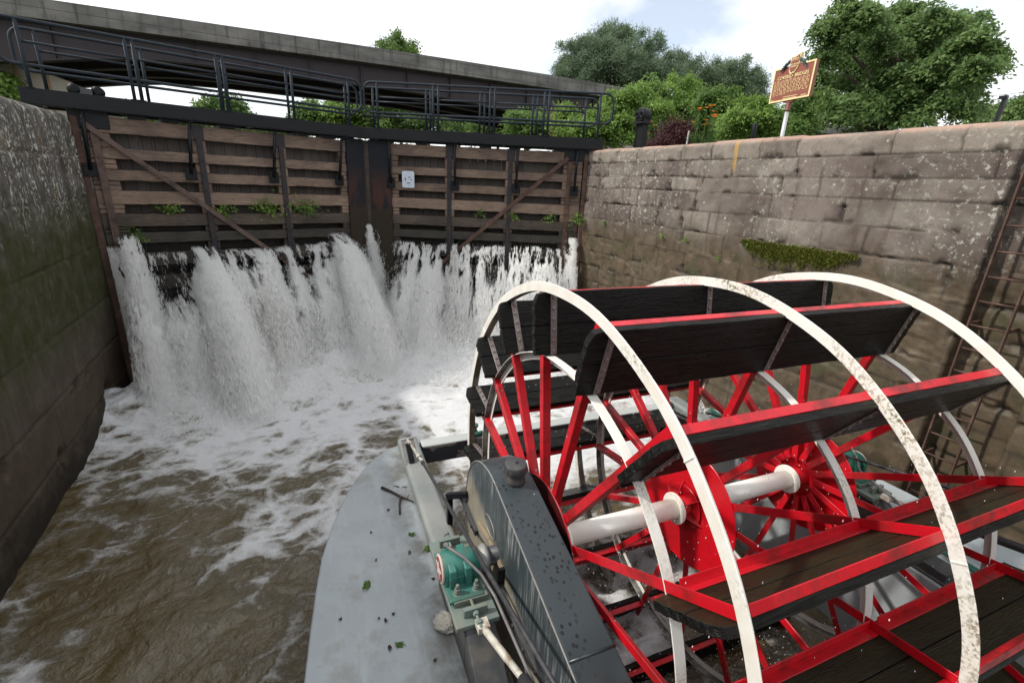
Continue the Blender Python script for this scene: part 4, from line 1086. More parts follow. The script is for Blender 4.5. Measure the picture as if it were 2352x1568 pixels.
tree('broadleaf_tree', 'big spreading dark green tree above the sunlit stone wall', None, 21,
     [(1862, 190, 26, 40), (1885, 110, 30, 40), (1945, 20, 40, 24), (1905, 60, 34, 22), (1900, 170, 44, 44), (1975, 95, 60, 46), (1985, 40, 44, 24), (2060, 35, 60, 34), (2075, 100, 80, 44), (2145, 40, 54, 34), (2170, 90, 70, 44), (2235, 95, 46, 30), (2225, 45, 30, 18), (2265, 130, 42, 14), (2240, 160, 46, 26),
      (1985, 165, 70, 44), (2080, 180, 80, 50), (2165, 175, 70, 44), (2215, 205, 36, 24), (1920, 235, 60, 40), (1990, 250, 60, 40), (2070, 250, 70, 40), (2150, 245, 60, 34), (1860, 262, 34, 26), (2205, 245, 34, 26), (2240, 248, 18, 20)],
     120000, .125, M['lf_dark'], 3, trunk=.3, clump=60, cs=.16, flat=.42, bough=19)
sh = [
 ([(1400, 262, 34, 36), (1432, 228, 34, 28), (1425, 290, 50, 30)], 'bright green feathery bush at the end of the bridge parapet', 17.5, 'lf_bright'),
 ([(1480, 222, 46, 36), (1500, 262, 50, 34), (1465, 275, 40, 26)], 'bright green bush behind the black winch post', 18.5, 'lf_bright'),
 ([(1560, 215, 50, 34), (1590, 250, 44, 32), (1545, 262, 40, 28)], 'bright green bush behind the dark red shrub', 19.5, 'lf_bright'),
 ([(1640, 240, 40, 36), (1660, 275, 44, 28), (1625, 280, 30, 22)], 'mid green bush behind the orange daylilies', 18, 'lf_mid'),
 ([(1725, 255, 44, 26), (1700, 285, 54, 22), (1760, 280, 40, 26)], 'leafy green bush below the historical marker', 15.5, 'lf_bright'),
 ([(1830, 275, 30, 30), (1850, 235, 22, 22), (1800, 290, 30, 18)], 'mid green bush between the marker post and the big tree', 16.5, 'lf_mid'),
]
for i, (px, lab, D, mt) in enumerate(sh):
    tree('leafy_bush', lab, 'bushes along the top of the stone wall', D, px, 22000, .105, M[mt], 20 + i, trunk=.06, cat='bush', jit=.6, clump=45, aspect=.4, cs=.12, bough=34, rise=.8)
tree('broadleaf_tree', 'tree top peeping over the bridge parapet', 'trees beyond the bridge', 56, [(905, 92, 20, 14), (895, 112, 28, 14), (925, 110, 26, 14), (948, 118, 12, 8), (905, 140, 36, 24)], 14000, .26, M['lf_mid'], 41, clump=40, cs=.34, bough=22)
bt = [([(520, 240, 34, 18), (490, 258, 30, 16), (545, 262, 26, 14)], 'rounded tree seen through the walkway railing under the bridge', 46, 'lf_mid'),
      ([(715, 250, 26, 18), (735, 272, 46, 18)], 'tree under the bridge just before the mitre of the gates', 44, 'lf_mid'),
      ([(795, 250, 34, 20), (805, 275, 40, 20)], 'bright tree behind the meeting point of the gates', 42, 'lf_bright'),
      ([(880, 235, 40, 30), (890, 275, 48, 28)], 'leafy tree just past the meeting railings', 40, 'lf_mid'),
      ([(965, 240, 44, 28), (960, 280, 46, 26)], 'dark tree behind the middle of the short railing', 41, 'lf_dark'),
      ([(1050, 265, 46, 26), (1060, 290, 50, 20)], 'dark tree under the low end of the bridge', 40, 'lf_dark'),
      ([(1140, 280, 46, 22), (1150, 295, 50, 16)], 'leafy tree under the bridge beside the abutment', 36, 'lf_mid'),
      ([(1225, 285, 44, 26), (1200, 270, 30, 20)], 'green bush growing under the end of the bridge', 21, 'lf_mid'),
      ([(1330, 295, 44, 24), (1300, 260, 22, 22), (1370, 285, 30, 24)], 'bright green bush behind the end of the walkway', 18, 'lf_bright'),
      ([(300, 262, 40, 10), (360, 272, 50, 10)], 'low line of greenery seen below the walkway by its shaded end', 40, 'lf_mid'),
      ([(455, 285, 40, 12), (560, 292, 60, 12), (660, 300, 50, 10)], 'low greenery showing under the middle of the walkway', 40, 'lf_mid'),
      ([(12, 205, 26, 22), (-10, 190, 30, 22)], 'pale green tree beside the bridge pier', 27, 'lf_bright'),
      ([(2300, 262, 40, 14), (2270, 270, 26, 10)], 'distant tree beyond the leaning black post', 62, 'lf_dark'),
      ([(2345, 245, 22, 24), (2370, 250, 30, 26)], 'distant rounded tree at the far end of the wall top', 58, 'lf_dark')]
for i, (px, lab, D, mt) in enumerate(bt):
    tree('broadleaf_tree', lab, 'trees beyond the bridge', D, px, 12000, .0058 * D, M[mt], 60 + i, trunk=.14, clump=40, cs=.0075 * D, bough=26, jit=1.0)

# red shrub, daylilies, weeds
c = at(1540, 318, 0, 9.5)
rb = empty('red_shrub', (c[0], c[1], 5.62), 0, 'dark red leaved shrub on top of the stone wall', 'shrub')
leaves('foliage', [(-.05, .55, .25, .35, .35, .42), (0, .1, .42, .35, .4, .45), (0, -.35, .35, .35, .4, .50), (0, -.05, .75, .22, .3, .22), (0, -.5, .6, .2, .22, .24)], 7000, .06, M['lf_red'], rb, 91, clump=14, csz=.3, aspect=.5)
mb = MB(); rr_ = random.Random(4)
for k in range(18):
    a = rr_.uniform(-.7, .7); mb.tube([(0, a * .4, -.1), (rr_.uniform(-.1, .1), a * .8, .5), (rr_.uniform(-.2, .2), a, rr_.uniform(.8, 1.15))], [.012, .009, .004], 5)
mb.build('stems', M['twig'], rb)
def lily(name, label, c, sp, seed, nf):
    e = empty(name, (c[0], c[1], 5.62), 0, label, 'flower', 'orange daylilies on the wall top')
    rs = random.Random(seed); st = MB(); V = []; T = []
    for k in range(60):
        a = rs.uniform(0, 6.28); r = rs.uniform(.1, .38); h = rs.uniform(.25, .5); b = rs.uniform(-sp, sp)
        p = [Vector((0, b, 0)), Vector((math.cos(a) * r * .5, b + math.sin(a) * r * .5, h)), Vector((math.cos(a) * r, b + math.sin(a) * r, h * .7))]
        st.tube(p, [.009, .008, .002], 4)
    fl = []
    for k in range(nf):
        b = rs.uniform(-sp, sp); h = rs.uniform(.45, .98); x = rs.uniform(-.12, .12)
        st.tube([(0, b * .6, 0), (x * .6, b * .9, h * .6), (x, b, h)], .007, 5)
        fl.append((x, b, h))
    st.build('stalks', M['lf_mid'], e)
    mb = MB()
    for x, b, h in fl:
        for q in range(6):
            a = q * math.pi / 3 + rs.uniform(-.2, .2); R = rs.uniform(.042, .06)
            t1 = Vector((math.cos(a), math.sin(a), .5)) * R * .6; t2 = Vector((math.cos(a), math.sin(a), .25)) * R * 1.25
            s = Vector((-math.sin(a), math.cos(a), 0)) * .022
            o = Vector((x, b, h))
            mb.add([o, o + t1 + s, o + t2, o + t1 - s], [(0, 1, 2, 3)])
    mb.build('flower', M['lf_orange'], e)
c = at(1615, 316, 0, 9.0); lily('daylily', 'clump of orange daylilies just past the red shrub', c, .28, 5, 13)
c = at(1497, 322, 0, 9.9); lily('daylily', 'orange daylilies half hidden between winch post and red shrub', c, .18, 6, 6)
c = at(1575, 322, 0, 9.9); lily('daylily', 'few orange daylilies poking up behind the red shrub', c, .25, 8, 5)
c = at(1578, 318, 0, 9.25); sk = MB(); sk.tube([(0, 0, -.3), (.01, -.02, .52)], .022, 6)
o = sk.build('wooden_stake', M['galv']); o.location = (c[0], c[1], 5.65); props(o, 'thin pale stake standing among the red shrub leaves', 'stake')
c = far(1295, 300, 19.0)
e = empty('dead_brush', (c[0], c[1], 5.55), 0, 'dry brown stalks standing before the bridge abutment', 'shrub'); mb = MB(); rs = random.Random(3)
for k in range(60):
    a = rs.uniform(-.9, .9); h = rs.uniform(.8, 2.3)
    mb.tube([(rs.uniform(-.3, .3), a * .6, 0), (a * .7, rs.uniform(-.3, .3) , h * .6), (a * .8 + rs.uniform(-.1, .1), rs.uniform(-.3, .3), h)], [.012, .009, .003], 4)
mb.build('stems', M['lf_dry'], e)
# weeds rooted in the gate and in the walls
def weed(g, s, z, r, n, seed, label, y=-.02):
    p = g.matrix_basis @ Vector((s, y, z))
    e = empty('weed', tuple(p), 0, label, 'weed', 'weeds rooted in the lock gates')
    leaves('foliage', [(0, 0, r * .5, r, r * .35, r * .6), (r * .4, -.05, r * .2, r * .5, r * .3, r * .4)], int(n * .8), .07, M['lf_bright'], e, seed, clump=6, csz=.34, aspect=.6)
    mb = MB(); rs = random.Random(seed)
    for k in range(6): mb.tube([(0, 0, 0), (rs.uniform(-r, r) * .5, -.03, r * .4), (rs.uniform(-r, r), -.05, r * rs.uniform(.4, 1))], [.005, .004, .002], 4)
    mb.build('stems', M['lf_bright'], e)
weed(GL, 1.32, 3.83, .22, 130, 1, 'small weed in the gate beside the diagonal brace, above the falls')
weed(GL, 2.42, 3.84, .24, 130, 2, 'weed just past the first iron strap of the shaded gate')
weed(GL, 3.2, 3.84, .40, 330, 3, 'wide weed before the second iron strap of the shaded gate')
weed(GL, 4.05, 3.85, .46, 420, 4, 'largest weed of the gates, past the second iron strap')
weed(GL, .62, 3.30, .22, 140, 5, 'weed at the foot of the shaded gate by its hinge')
weed(GR, 3.15, 3.88, .14, 50, 6, 'tiny weed between the two straps of the sunlit side gate')
weed(GR, 4.1, 3.88, .15, 50, 7, 'tiny weed where the rusty brace crosses the strap')
weed(GR, 5.1, 3.88, .17, 70, 8, 'small weed in the last bay of the gate near the stone wall')
weed(GR, 5.85, 3.85, .24, 200, 9, 'leafy weed in the corner between gate and stone wall', -.2)
for i, (px, py, r) in enumerate(((1523, 542, .06), (1388, 510, .05), (1650, 590, .05), (1716, 560, .07), (1577, 548, .05), (1330, 480, .12))):
    p = at(px, py, 0, 7.83); e = empty('wall_weed', tuple(p), 0, ['weed sprig in the joint below the lowest lichen', 'weed sprig near the gate corner of the stone wall', 'weed sprig in the joint short of the moss', 'weed sprig at the end of the moss ledge', 'weed sprig above a dark stone joint', 'weed tuft hanging at the stone wall corner'][i], 'weed', 'weeds in the stone wall joints')
    leaves('foliage', [(-.02, 0, 0, r * .5, r, r)], 60, .035, M['lf_bright'], e, 50 + i, clump=6, csz=.5)

# ------------------------------------------------------------------ on the wall top
def winch():
    c = at(1470, 330, 0, 8.35)
    e = empty('winch_post', (c[0], c[1], 5.62), 0.1, 'black steel post with round two-holed head beside the gate', 'post')
    mb = MB(); mb.box((-.09, -.11, 0), (.09, -.085, .66)); mb.box((-.09, .085, 0), (.09, .11, .66)); mb.box((-.075, -.085, 0), (-.05, .085, .66)); mb.build('post_body', M['black'], e, .006)
    mb = MB(); mb.box((-.16, -.17, .66), (.16, .17, .70)); mb.build('cap_plate', M['black'], e, .008)
    mb = MB(); mb.lathe([(.05, -.13), (.15, -.13), (.17, -.10), (.17, .10), (.15, .13), (.05, .13)], 26, (0, 0, .85), (1, 0, 0))
    mb.lathe([(.075, 0), (.075, .03), (.05, .03), (.045, .01)], 18, (-.12, .075, .86), (-1, 0, 0)); mb.lathe([(.075, 0), (.075, .03), (.05, .03), (.045, .01)], 18, (-.12, -.075, .86), (-1, 0, 0))
    mb.box((-.10, -.16, .70), (.10, .16, .76))
    mb.build('roller_head', M['black'], e, .006)
winch()
c = at(1731, 303, 0, 9.0); mb = MB(); mb.lathe([(.045, -.4), (.045, .12), (.035, .145), (.012, .155)], 14)
o = mb.build('bollard', M['black']); o.location = (c[0], c[1], 6.0); props(o, 'short black pipe bollard on the wall top near the marker', 'bollard')
c = at(2289, 262, 0, 9.2); mb = MB(); mb.bar((0, 0, -.6), (.02, -.03, .17), .05, .05, (0, 1, 0)); mb.box((-.02, -.06, .15), (.03, .03, .19))
o = mb.build('fence_stub', M['black']); o.location = (c[0], c[1], 6.02); props(o, 'thin leaning black post on the far wall top', 'post')

def marker():
    a = np.array([10.69, 8.21]); b = np.array([10.46, 7.11]); mid = (a + b) / 2
    d = (b - a); w = np.linalg.norm(d); ang = math.atan2(d[1], d[0])
    zb = 6.79; H = .70
    e = empty('historical_marker', (mid[0], mid[1], 5.6), ang, 'brown and gold historical marker reading COVERED BRIDGES on a silver post', 'sign')
    W = w / 2; z0 = zb - 5.6; z1 = z0 + H
    f = lambda u, v, c: (u, c, v)
    y0 = -.045
    mb = MB(); mb.box((-W, -.04, z0), (W, .04, z1)); pl = mb.build('plaque', M['marker'], e, .012)
    fr = MB(); t_ = .034
    fr.box((-W, y0 - .008, z0), (W, y0 + .006, z0 + t_)); fr.box((-W, y0 - .008, z0 + t_), (-W + t_, y0 + .006, z1 - t_)); fr.box((W - t_, y0 - .008, z0 + t_), (W, y0 + .006, z1 - t_))
    fr.box((-W, y0 - .008, z1 - t_), (-.32, y0 + .006, z1)); fr.box((.30, y0 - .008, z1 - t_), (W, y0 + .006, z1))
    fr.build('gold_frame', M['gold'], e, .004)
    # crest: state outline above a wreath
    def outline(sx, dz): return [(x * sx, z1 + dz + z * sx) for x, z in ((-.115, .17), (-.05, .16), (.02, .17), (.07, .19), (.125, .21), (.125, .02), (.10, -.06), (.05, -.13), (.01, -.17), (-.02, -.15), (-.05, -.18), (-.10, -.15), (-.125, -.10), (-.125, .02))]
    MB().prism(outline(1.0, 0), f, y0 - .016, .02).build('crest_rim', M['gold'], e)
    MB().prism(outline(.84, .004), f, y0 - .024, .02).build('crest', M['marker'], e)
    rs = random.Random(2)
    for sg in (-1, 1):
        wr = MB()
        for k in range(34):
            q = k / 33.; x = sg * (.12 + .20 * q); z = z1 + .10 - .16 * q + rs.uniform(-.03, .03)
            aa = rs.uniform(-.6, .6); dx, dz = .045 * math.cos(aa) * sg, -.045 * abs(math.sin(aa)) - .012; y = y0 - .012 - rs.uniform(0, .03)
            wr.add([(x, y, z), (x + dx * .5 + dz * .3, y - .01, z + dz * .5 - dx * .3), (x + dx, y, z + dz), (x + dx * .5 - dz * .3, y - .01, z + dz * .5 + dx * .3)], [(0, 1, 2, 3)])
        wr.tube([(sg * .13, y0 - .01, z1 + .08), (sg * .24, y0 - .01, z1 + .03), (sg * .30, y0 - .01, z1 - .06)], [.025, .035, .015], 8)
        wr.build('wreath', M['wreath'], e)
    def text(body, u, v, size, name='lettering', sx=1.0):
        cu = bpy.data.curves.new('t', 'FONT'); cu.body = body; cu.size = size; cu.align_x = 'CENTER'; cu.extrude = .004; cu.resolution_u = 2; cu.offset = size * .004
        to = bpy.data.objects.new('t', cu); COL.objects.link(to)
        dg = bpy.context.evaluated_depsgraph_get()
        me = bpy.data.meshes.new_from_object(to.evaluated_get(dg)); bpy.data.objects.remove(to)
        o = bpy.data.objects.new(name, me); COL.objects.link(o); me.materials.clear(); me.materials.append(M['gold'])
        o.parent = e; o.rotation_euler = (math.pi / 2, 0, 0); o.location = (u, y0 - .002, v); o.scale = (sx, 1, 1)
        return o
    text('COVERED  BRIDGES', 0, z1 - .245, .098, 'title_lettering', .98)
    o = text('OHIO', 0, z1 + .075, .075, 'crest_lettering'); o.location[1] = y0 - .026
    o = text('HISTORICAL\nMARKER', 0, z1 - .01, .040, 'crest_lettering'); o.location[1] = y0 - .026
    # the small raised text is too fine to read in the photograph: lines of word-long ridges
    mb = MB(); rs = random.Random(8); z = z1 - .285
    for ln in range(11):
        x = -W + .075; xe = W - .075 if ln < 10 else -.12
        while x < xe - .03:
            l = min(rs.uniform(.03, .105), xe - x)
            for sg_ in range(max(1, int(l / .018))):
                mb.box((x + sg_ * .018, y0 - .003, z), (x + sg_ * .018 + .010, y0 + .006, z + .012 + (.006 if rs.random() < .3 else 0)))
            x += l + .026
        z -= .0272
    mb.build('text_lines', M['gold'], e)
    for x0, x1, zz in ((-.16, .22, z0 + .075), (-.16, .20, z0 + .040), (.33, .46, z0 + .052), (-W + .06, -W + .13, z0 + .042)):
        x = x0; mb = MB()
        while x < x1: mb.box((x, y0 - .003, zz), (x + .012, y0 + .006, zz + .014)); x += .018
        mb.build('credit_line', M['gold'], e)
    mb = MB(); mb.prism([(-.20, z0), (.20, z0), (.12, z0 - .035), (.06, z0 - .05), (-.06, z0 - .05), (-.12, z0 - .035)], f, -.03, .03); mb.build('plaque_foot', M['marker_dark'], e, .006)
    mb = MB(); mb.lathe([(.062, z0 - .21), (.062, z0 - .19), (.052, z0 - .18), (.052, z0 - .05), (.045, z0 - .03)], 18); mb.build('collar', M['marker_dark'], e)
    MB().lathe([(.044, -.3), (.044, z0 - .20)], 18).build('post', M['silver'], e)
marker()
c0 = far(1990, 214, 40); c1 = far(2420, 208, 46)
for i, (ya, yb) in enumerate(((180, 202), (196, 209), (206, 206))):
    p0, p1 = far(1985, ya + 25, 40 + i), far(2430, yb, 45 + i)
    mb = MB(); p0, p1 = Vector(p0), Vector(p1)
    mb.tube([p0.lerp(p1, q) - Vector((0, 0, .5 * math.sin(math.pi * q))) for q in np.linspace(0, 1, 9)], .014, 4)
    o = mb.build('utility_wire', M['wire']); props(o, 'thin utility wire crossing the sky behind the big tree', 'wire', 'utility wires')

# ------------------------------------------------------------------ ladder in the wall niche
def ladder():
    e = empty('iron_ladder', (7.86, 2.36, 0), 0, 'rusty iron ladder fixed in a niche of the stone wall', 'ladder')
    for y in (.185, -.185):
        mb = MB(); mb.box((-.02, y - .010, .1), (.045, y + .010, 5.35))
        for z in (1.4, 3.3, 5.0): mb.box((.045, y - .012, z), (.36, y + .012, z + .05))
        mb.build('rail', M['rust'], e, .003, 1)
    for k in range(17):
        z = 5.17 - .3085 * k
        MB().tube([(.012, -.20, z), (.012, .20, z)], .0125, 8).build('rung', M['rust'], e)
ladder()

# ------------------------------------------------------------------ road bridge behind the lock
def bridge():
    t = NT('stained_bridge_concrete'); v = t.co()
    n1 = t.noise(t.co((.5, 1, 1.2)), 1.3, 6, .65); run = t.noise(t.co((2.2, 1, .12)), 1.5, 5, .6)
    col = t.mix(t.ramp(n1, (.38, 0), (.66, 1)), (.100, .096, .090), (.205, .198, .184))
    col = t.mix(t.ramp(run, (.52, 0), (.64, .8)), col, (.050, .048, .046))
    ln = t.math('FRACT', t.math('MULTIPLY', t.sep(v)[2], 2.6))
    col = t.mix(t.math('LESS_THAN', ln, .05), col, (.06, .058, .055))
    wh = t.math('MULTIPLY', t.ramp(t.noise(t.co((5, 1, .35)), 1.1, 3), (.70, 0), (.74, 1)), t.mr(t.sep(v)[2], -.1, -.45))
    col = t.mix(t.math('MULTIPLY', wh, .7), col, (.6, .6, .58))
    t.bump(n1, .3, .03); conc = t.set(col, .85)
    t = NT('purple_brown_girder_steel'); v = t.co()
    col = t.mix(t.noise(v, 1.5, 5), (.015, .010, .014), (.028, .019, .024)); steel = t.set(col, .6)
    t = NT('pier_concrete'); v = t.co()
    col = t.mix(t.noise(v, 1.2, 5), (.33, .29, .24), (.46, .42, .36)); col = t.mix(t.ramp(t.noise(t.co((3, 3, .3)), 1.2, 4), (.52, 0), (.62, .8)), col, (.26, .14, .06)); pier = t.set(col, .85)
    e = empty('road_bridge', (0, 24, 10.1), 0, 'long grey concrete and steel road bridge crossing behind the lock', 'bridge')
    P = [(-60, .05), (-30, -.12), (-8, -.12), (3.9, .08), (9, .14), (14.5, .17), (18, .16), (60, -.2)]
    xs = np.arange(-60, 61, 1.0)
    zt = np.interp(xs, [p[0] for p in P], [p[1] for p in P])
    bz = np.interp(xs, [-60, -30, -16, -12.5, -9.5, -7.2, -5, -3.3, -1, 2, 6.7, 9, 11.5, 15, 22, 60], [-1.5, -1.4, -1.6, -2.3, -2.35, -2.05, -1.65, -1.44, -1.38, -1.38, -1.40, -1.5, -1.68, -2.0, -2.4, -2.4])
    def strip(y0, y1, za, zb, name, mat):
        n = len(xs); vs = []
        for i in range(n): vs += [(xs[i], y0, za[i]), (xs[i], y0, zb[i]), (xs[i], y1, zb[i]), (xs[i], y1, za[i])]
        fs = [(4 * i + k, 4 * i + (k + 1) % 4, 4 * i + 4 + (k + 1) % 4, 4 * i + 4 + k) for i in range(n - 1) for k in range(4)]
        fs += [(0, 1, 2, 3), (4 * n - 1, 4 * n - 2, 4 * n - 3, 4 * n - 4)]
        return MB().add(vs, fs).build(name, mat, e)
    strip(0, .3, zt - .46, zt, 'parapet', conc)
    strip(-.10, .30, zt - .64, zt - .464, 'deck_edge', conc)
    strip(6.3, 6.6, zt - .46, zt - .05, 'parapet', conc)
    strip(.32, 6.3, zt - .72, zt - .5, 'deck_slab', steel)
    for y in (.35, 2.3, 4.2, 6.1):
        strip(y, y + .05, bz, zt - .73, 'girder', steel); strip(y - .18, y + .23, bz - .04, bz, 'girder_flange', steel)
    for x in np.arange(-23, 25, 2.1):
        b_ = float(np.interp(x, xs, bz)); t_ = float(np.interp(x, xs, zt)) - .74; MB().box((x, .22, b_ + .005), (x + .03, .348, t_)).build('stiffener', steel, e)
    for x in np.arange(-23, 25, 3.4):
        mb = MB()
        for y in (.40, 2.35, 4.25):
            b = float(np.interp(x, xs, bz)); tpz = float(np.interp(x, xs, zt)) - .75
            mb.bar((x, y, b + .1), (x, y + 1.85, tpz), .07, .07); mb.bar((x, y, tpz), (x, y + 1.85, b + .1), .07, .07)
        mb.bar((x, .4, tpz), (x, 6.1, tpz), .06, .06); mb.build('cross_bracing', steel, e)
    mb = MB(); f = lambda u, v, c: (u, c, v)
    mb.prism([(-8.3, -4.7), (-5.5, -4.7), (-5.55, -2.95), (-6.2, -2.4), (-8.1, -1.75), (-9.6, -2.45), (-9.2, -4.7)], f, 1.5, 5.2)
    mb.build('pier', pier, e, .05)
    mb = MB(); mb.box((18.5, .5, -4.7), (24, 6.2, -.8)); mb.build('abutment', pier, e)
bridge()
# ------------------------------------------------------------------ the boat: pontoons, beams, chain case, bearings, rods
BO = empty('sternwheel_boat', (WC[0], WC[1], 0), WROT, 'grey twin pontoon stern of a sternwheel boat, with chain case and turquoise bearing', 'boat')
DZ = 1.3
def boat():
    outer = [(-3.53, -6.5), (-3.53, -1.2), (-3.50, -.13), (-3.46, .3), (-3.41, .75), (-3.36, 1.1), (-3.27, 1.45), (-3.16, 1.8), (-3.02, 2.16), (-2.86, 2.46), (-2.67, 2.72), (-2.48, 2.87), (-2.30, 2.93), (-2.09, 2.93), (-2.09, -6.5)]
    for sg in (-1, 1):
        mb = MB(); mb.prism([(-sg * u, v) for u, v in outer], lambda a, b, c: (a, b, c), -.5, DZ)
        mb.build('pontoon', M['deck'], BO, .02, 3)
        # box beam along the inner edge of the deck
        mb = MB(); a, b = sorted((sg * 2.37, sg * 2.11)); mb.box((a, .42, DZ - .002), (b, 2.86, DZ + .15)); mb.build('deck_beam', M['beam'], BO, .045, 4)
        mb = MB(); mb.box((a, -6.5, DZ - .002), (b, .40, DZ + .03)); mb.box((a + .02, -1.2, DZ), (b - .02, .41, DZ + .12)); mb.build('deck_coaming', M['darkgrey'], BO, .012)
    mb = MB(); mb.box((-2.085, 2.60, 1.125), (2.085, 2.80, 1.40)); mb.build('cross_beam', M['cross'], BO, .03, 4)
    for u in (-1.32, 1.95):
        mb = MB(); mb.lathe([(.05, 0), (.05, .05), (.035, .06), (.035, .11), (.055, .12), (.055, .15), (.02, .16)], 14, (u, 2.72, 1.40))
        mb.lathe([(.035, -.08), (.035, .08)], 10, (u + .02, 2.64, 1.44), (1, .2, 0)); mb.build('green_fitting', M['green'], BO, .004)
    # chain case
    cv, cz, R = .235, 1.885, .625
    top_d = Vector((-1, -.285)).normalized()
    prof = []
    a0 = math.atan2(top_d[0] * -1, top_d[1]) if False else None
    nx, nz = -.274, .9617           # normal of the sloping top (v, z)
    at0 = math.atan2(nz, nx); at1 = math.atan2(-nz - .04, nx) + 0.0
    ang = np.linspace(at0, -(math.pi - at0) - .0, 30)
    for q in ang: prof.append((cv + R * math.cos(q), cz + R * math.sin(q)))
    p0 = prof[0]; pN = prof[-1]
    L = 5.6
    prof = [(p0[0] - L * .9617, p0[1] - L * .274)] + prof + [(pN[0] - L * .9617, pN[1] - L * .274 + .05)]
    mb = MB(); mb.prism(prof, lambda a, b, c: (c, a, b), -2.0, -1.675)
    cs = mb.build('chain_case', M['case'], BO, .012, 2)
    vw, zw = -1.18, p0[1] - (p0[0] + 1.18) * .285
    mb = MB(); mb.tube([(-2.0, vw, zw + .002), (-1.675, vw, zw + .002)], .009, 8); mb.build('weld_seam', M['case'], cs)
    mb = MB(); mb.tube([(-2.001, a, b) for a, b in prof[1:31]], .006, 6); mb.tube([(-2.001, prof[0][0], prof[0][1]), (-2.001, prof[1][0], prof[1][1])], .006, 6)
    mb.build('case_edge', M['galv'], cs)
    # filler cap
    n = Vector((0, -.05, 1)).normalized(); c = (-1.83, .10, 2.50)
    mb = MB(); mb.lathe([(.085, -.03), (.085, .01), (.078, .02), (.075, .08), (.078, .085)], 28, c, n); cp = mb.build('filler_neck', M['darkgrey'], cs)
    mb = MB(); mb.lathe([(.088, .075), (.093, .085), (.093, .135), (.087, .15), (.02, .155), (.012, .156), (.012, .172), (.006, .178)], 32, c, n)
    for k in range(3): mb.lathe([(.006, 0), (.006, .05)], 8, Vector(c) + n * .085 + Vector((.093 * math.cos(k * 2.1 + 3.6), .093 * math.sin(k * 2.1 + 3.6), 0)), n)
    mb.build('filler_cap', M['darkgrey'], cs, .003)
    # oval inspection ring, seam irons and strips on the side of the case
    oc = onU(*r6(1160, 610), -2.0); o1 = onU(*r6(1130, 548), -2.0); o2 = onU(*r6(1185, 685), -2.0)
    d = (Vector(o2) - Vector(o1)) / 2; md = (Vector(o1) + Vector(o2)) / 2; pr = Vector((0, -d.z, d.y)).normalized() * d.length * .62
    mb = MB(); mb.tube([(-2.003, *(md + d * math.cos(q) + pr * math.sin(q))[1:]) for q in np.linspace(0, 2 * math.pi, 33)], .0045, 6, False); mb.build('inspection_ring', M['galv'], cs)
    def strip(pts, w, h, name, mat, bolts=0):
        mb = MB(); P = [Vector(onU(*r6(*p), -2.0)) for p in pts]
        for p, q in zip(P[:-1], P[1:]):
            p = Vector((-2.0 - h / 2, p.y, p.z)); q = Vector((-2.0 - h / 2, q.y, q.z)); mb.bar(p, q, h, w, (0, 0, 1))
            for k in range(bolts):
                b = p.lerp(q, (k + .5) / bolts); mb.bolt((-2.0 - h, b.y, b.z), (-1, 0, 0), .016, .014)
        return mb.build(name, mat, cs, .003, 1)
    strip([(985, 405), (1085, 655)], .06, .035, 'seam_iron', M['darkgrey'], 3)
    strip([(1095, 585), (1160, 690), (1235, 865)], .018, .03, 'gasket_strip', M['tan'])
    strip([(1235, 985), (1350, 1290), (1500, 1568), (1620, 1800)], .06, .03, 'seam_iron', M['darkgrey'], 2)
    mb = MB(); a = Vector(onU(*r6(1230, 870), -2.02)); b = Vector(onU(*r6(1222, 960), -2.02)); mb.bar(a, b, .03, .05, (1, 0, 0)); mb.build('end_tab', M['black'], cs, .003, 1)
    # black square tube bracket behind the bearing
    mb = MB(); mb.bar((-2.13, 1.0, 1.2), (-2.13, 1.0, 1.80), .055, .055, (0, 1, 0)); mb.bar((-2.155, 1.0, 1.78), (-2.0, .80, 1.90), .055, .055); mb.bar((-2.10, .95, 1.25), (-2.02, .35, 1.35), .05, .05)
    mb.build('tube_bracket', M['black'], BO, .006)
    # bearings on their stands
    for sg in (-1, 1):
        X = lambda u: sg * u
        st = MB(); a, b = sorted((X(2.39), X(2.16)))
        st.box((a, -.42, DZ), (b, .40, 1.70)); st.prism([(-.42, 1.70), (-.42, DZ), (-1.1, DZ), (-.75, 1.45)], lambda p, q, c: (c, p, q), a, b)
        st.build('bearing_stand', M['darkgrey'], BO, .01)
        a, b = sorted((X(2.45), X(2.14))); mb = MB(); mb.box((a - .01, -.44, 1.70), (b + .01, .46, 1.745)); mb.box((a + .02, -.27, 1.745), (b - .02, .27, 1.795)); mb.build('base_plate', M['sage'], BO, .008, 2)
        br = MB(); ax = (1, 0, 0)
        br.lathe([(.104, X(2.47) if sg > 0 else -2.47), (.113, (X(2.455)) if sg > 0 else -2.455), (.115, X(2.20) if sg > 0 else -2.20), (.09, X(2.16) if sg > 0 else -2.16)] if sg < 0 else [(.09, 2.16), (.115, 2.20), (.113, 2.455), (.104, 2.47)], 32, (0, 0, 1.885), ax)
        for u in (2.28, 2.40):
            for sv in (-1, 1):
                br.prism([(sv * .05, 1.98), (sv * .135, 1.955), (sv * .150, 1.90), (sv * .150, 1.80), (sv * .06, 1.80)], lambda p, q, c: (c, p, q), *sorted((X(u) - .028, X(u) + .028)))
        br.box((min(X(2.46), X(2.19)), -.118, 1.765), (max(X(2.46), X(2.19)), .118, 1.88))
        for sv in (-1, 1): br.box((min(X(2.46), X(2.19)), min(sv * .11, sv * .26), 1.77), (max(X(2.46), X(2.19)), max(sv * .11, sv * .26), 1.805))
        bo = br.build('bearing_housing', M['turq'] if sg < 0 else M['green'], BO, .008, 2)
        mb = MB(); mb.lathe([(.112, 0), (.112, .012), (.104, .016)], 32, (X(2.462), 0, 1.885), (sg, 0, 0)); mb.build('end_cover', M['stone_bit'], bo)
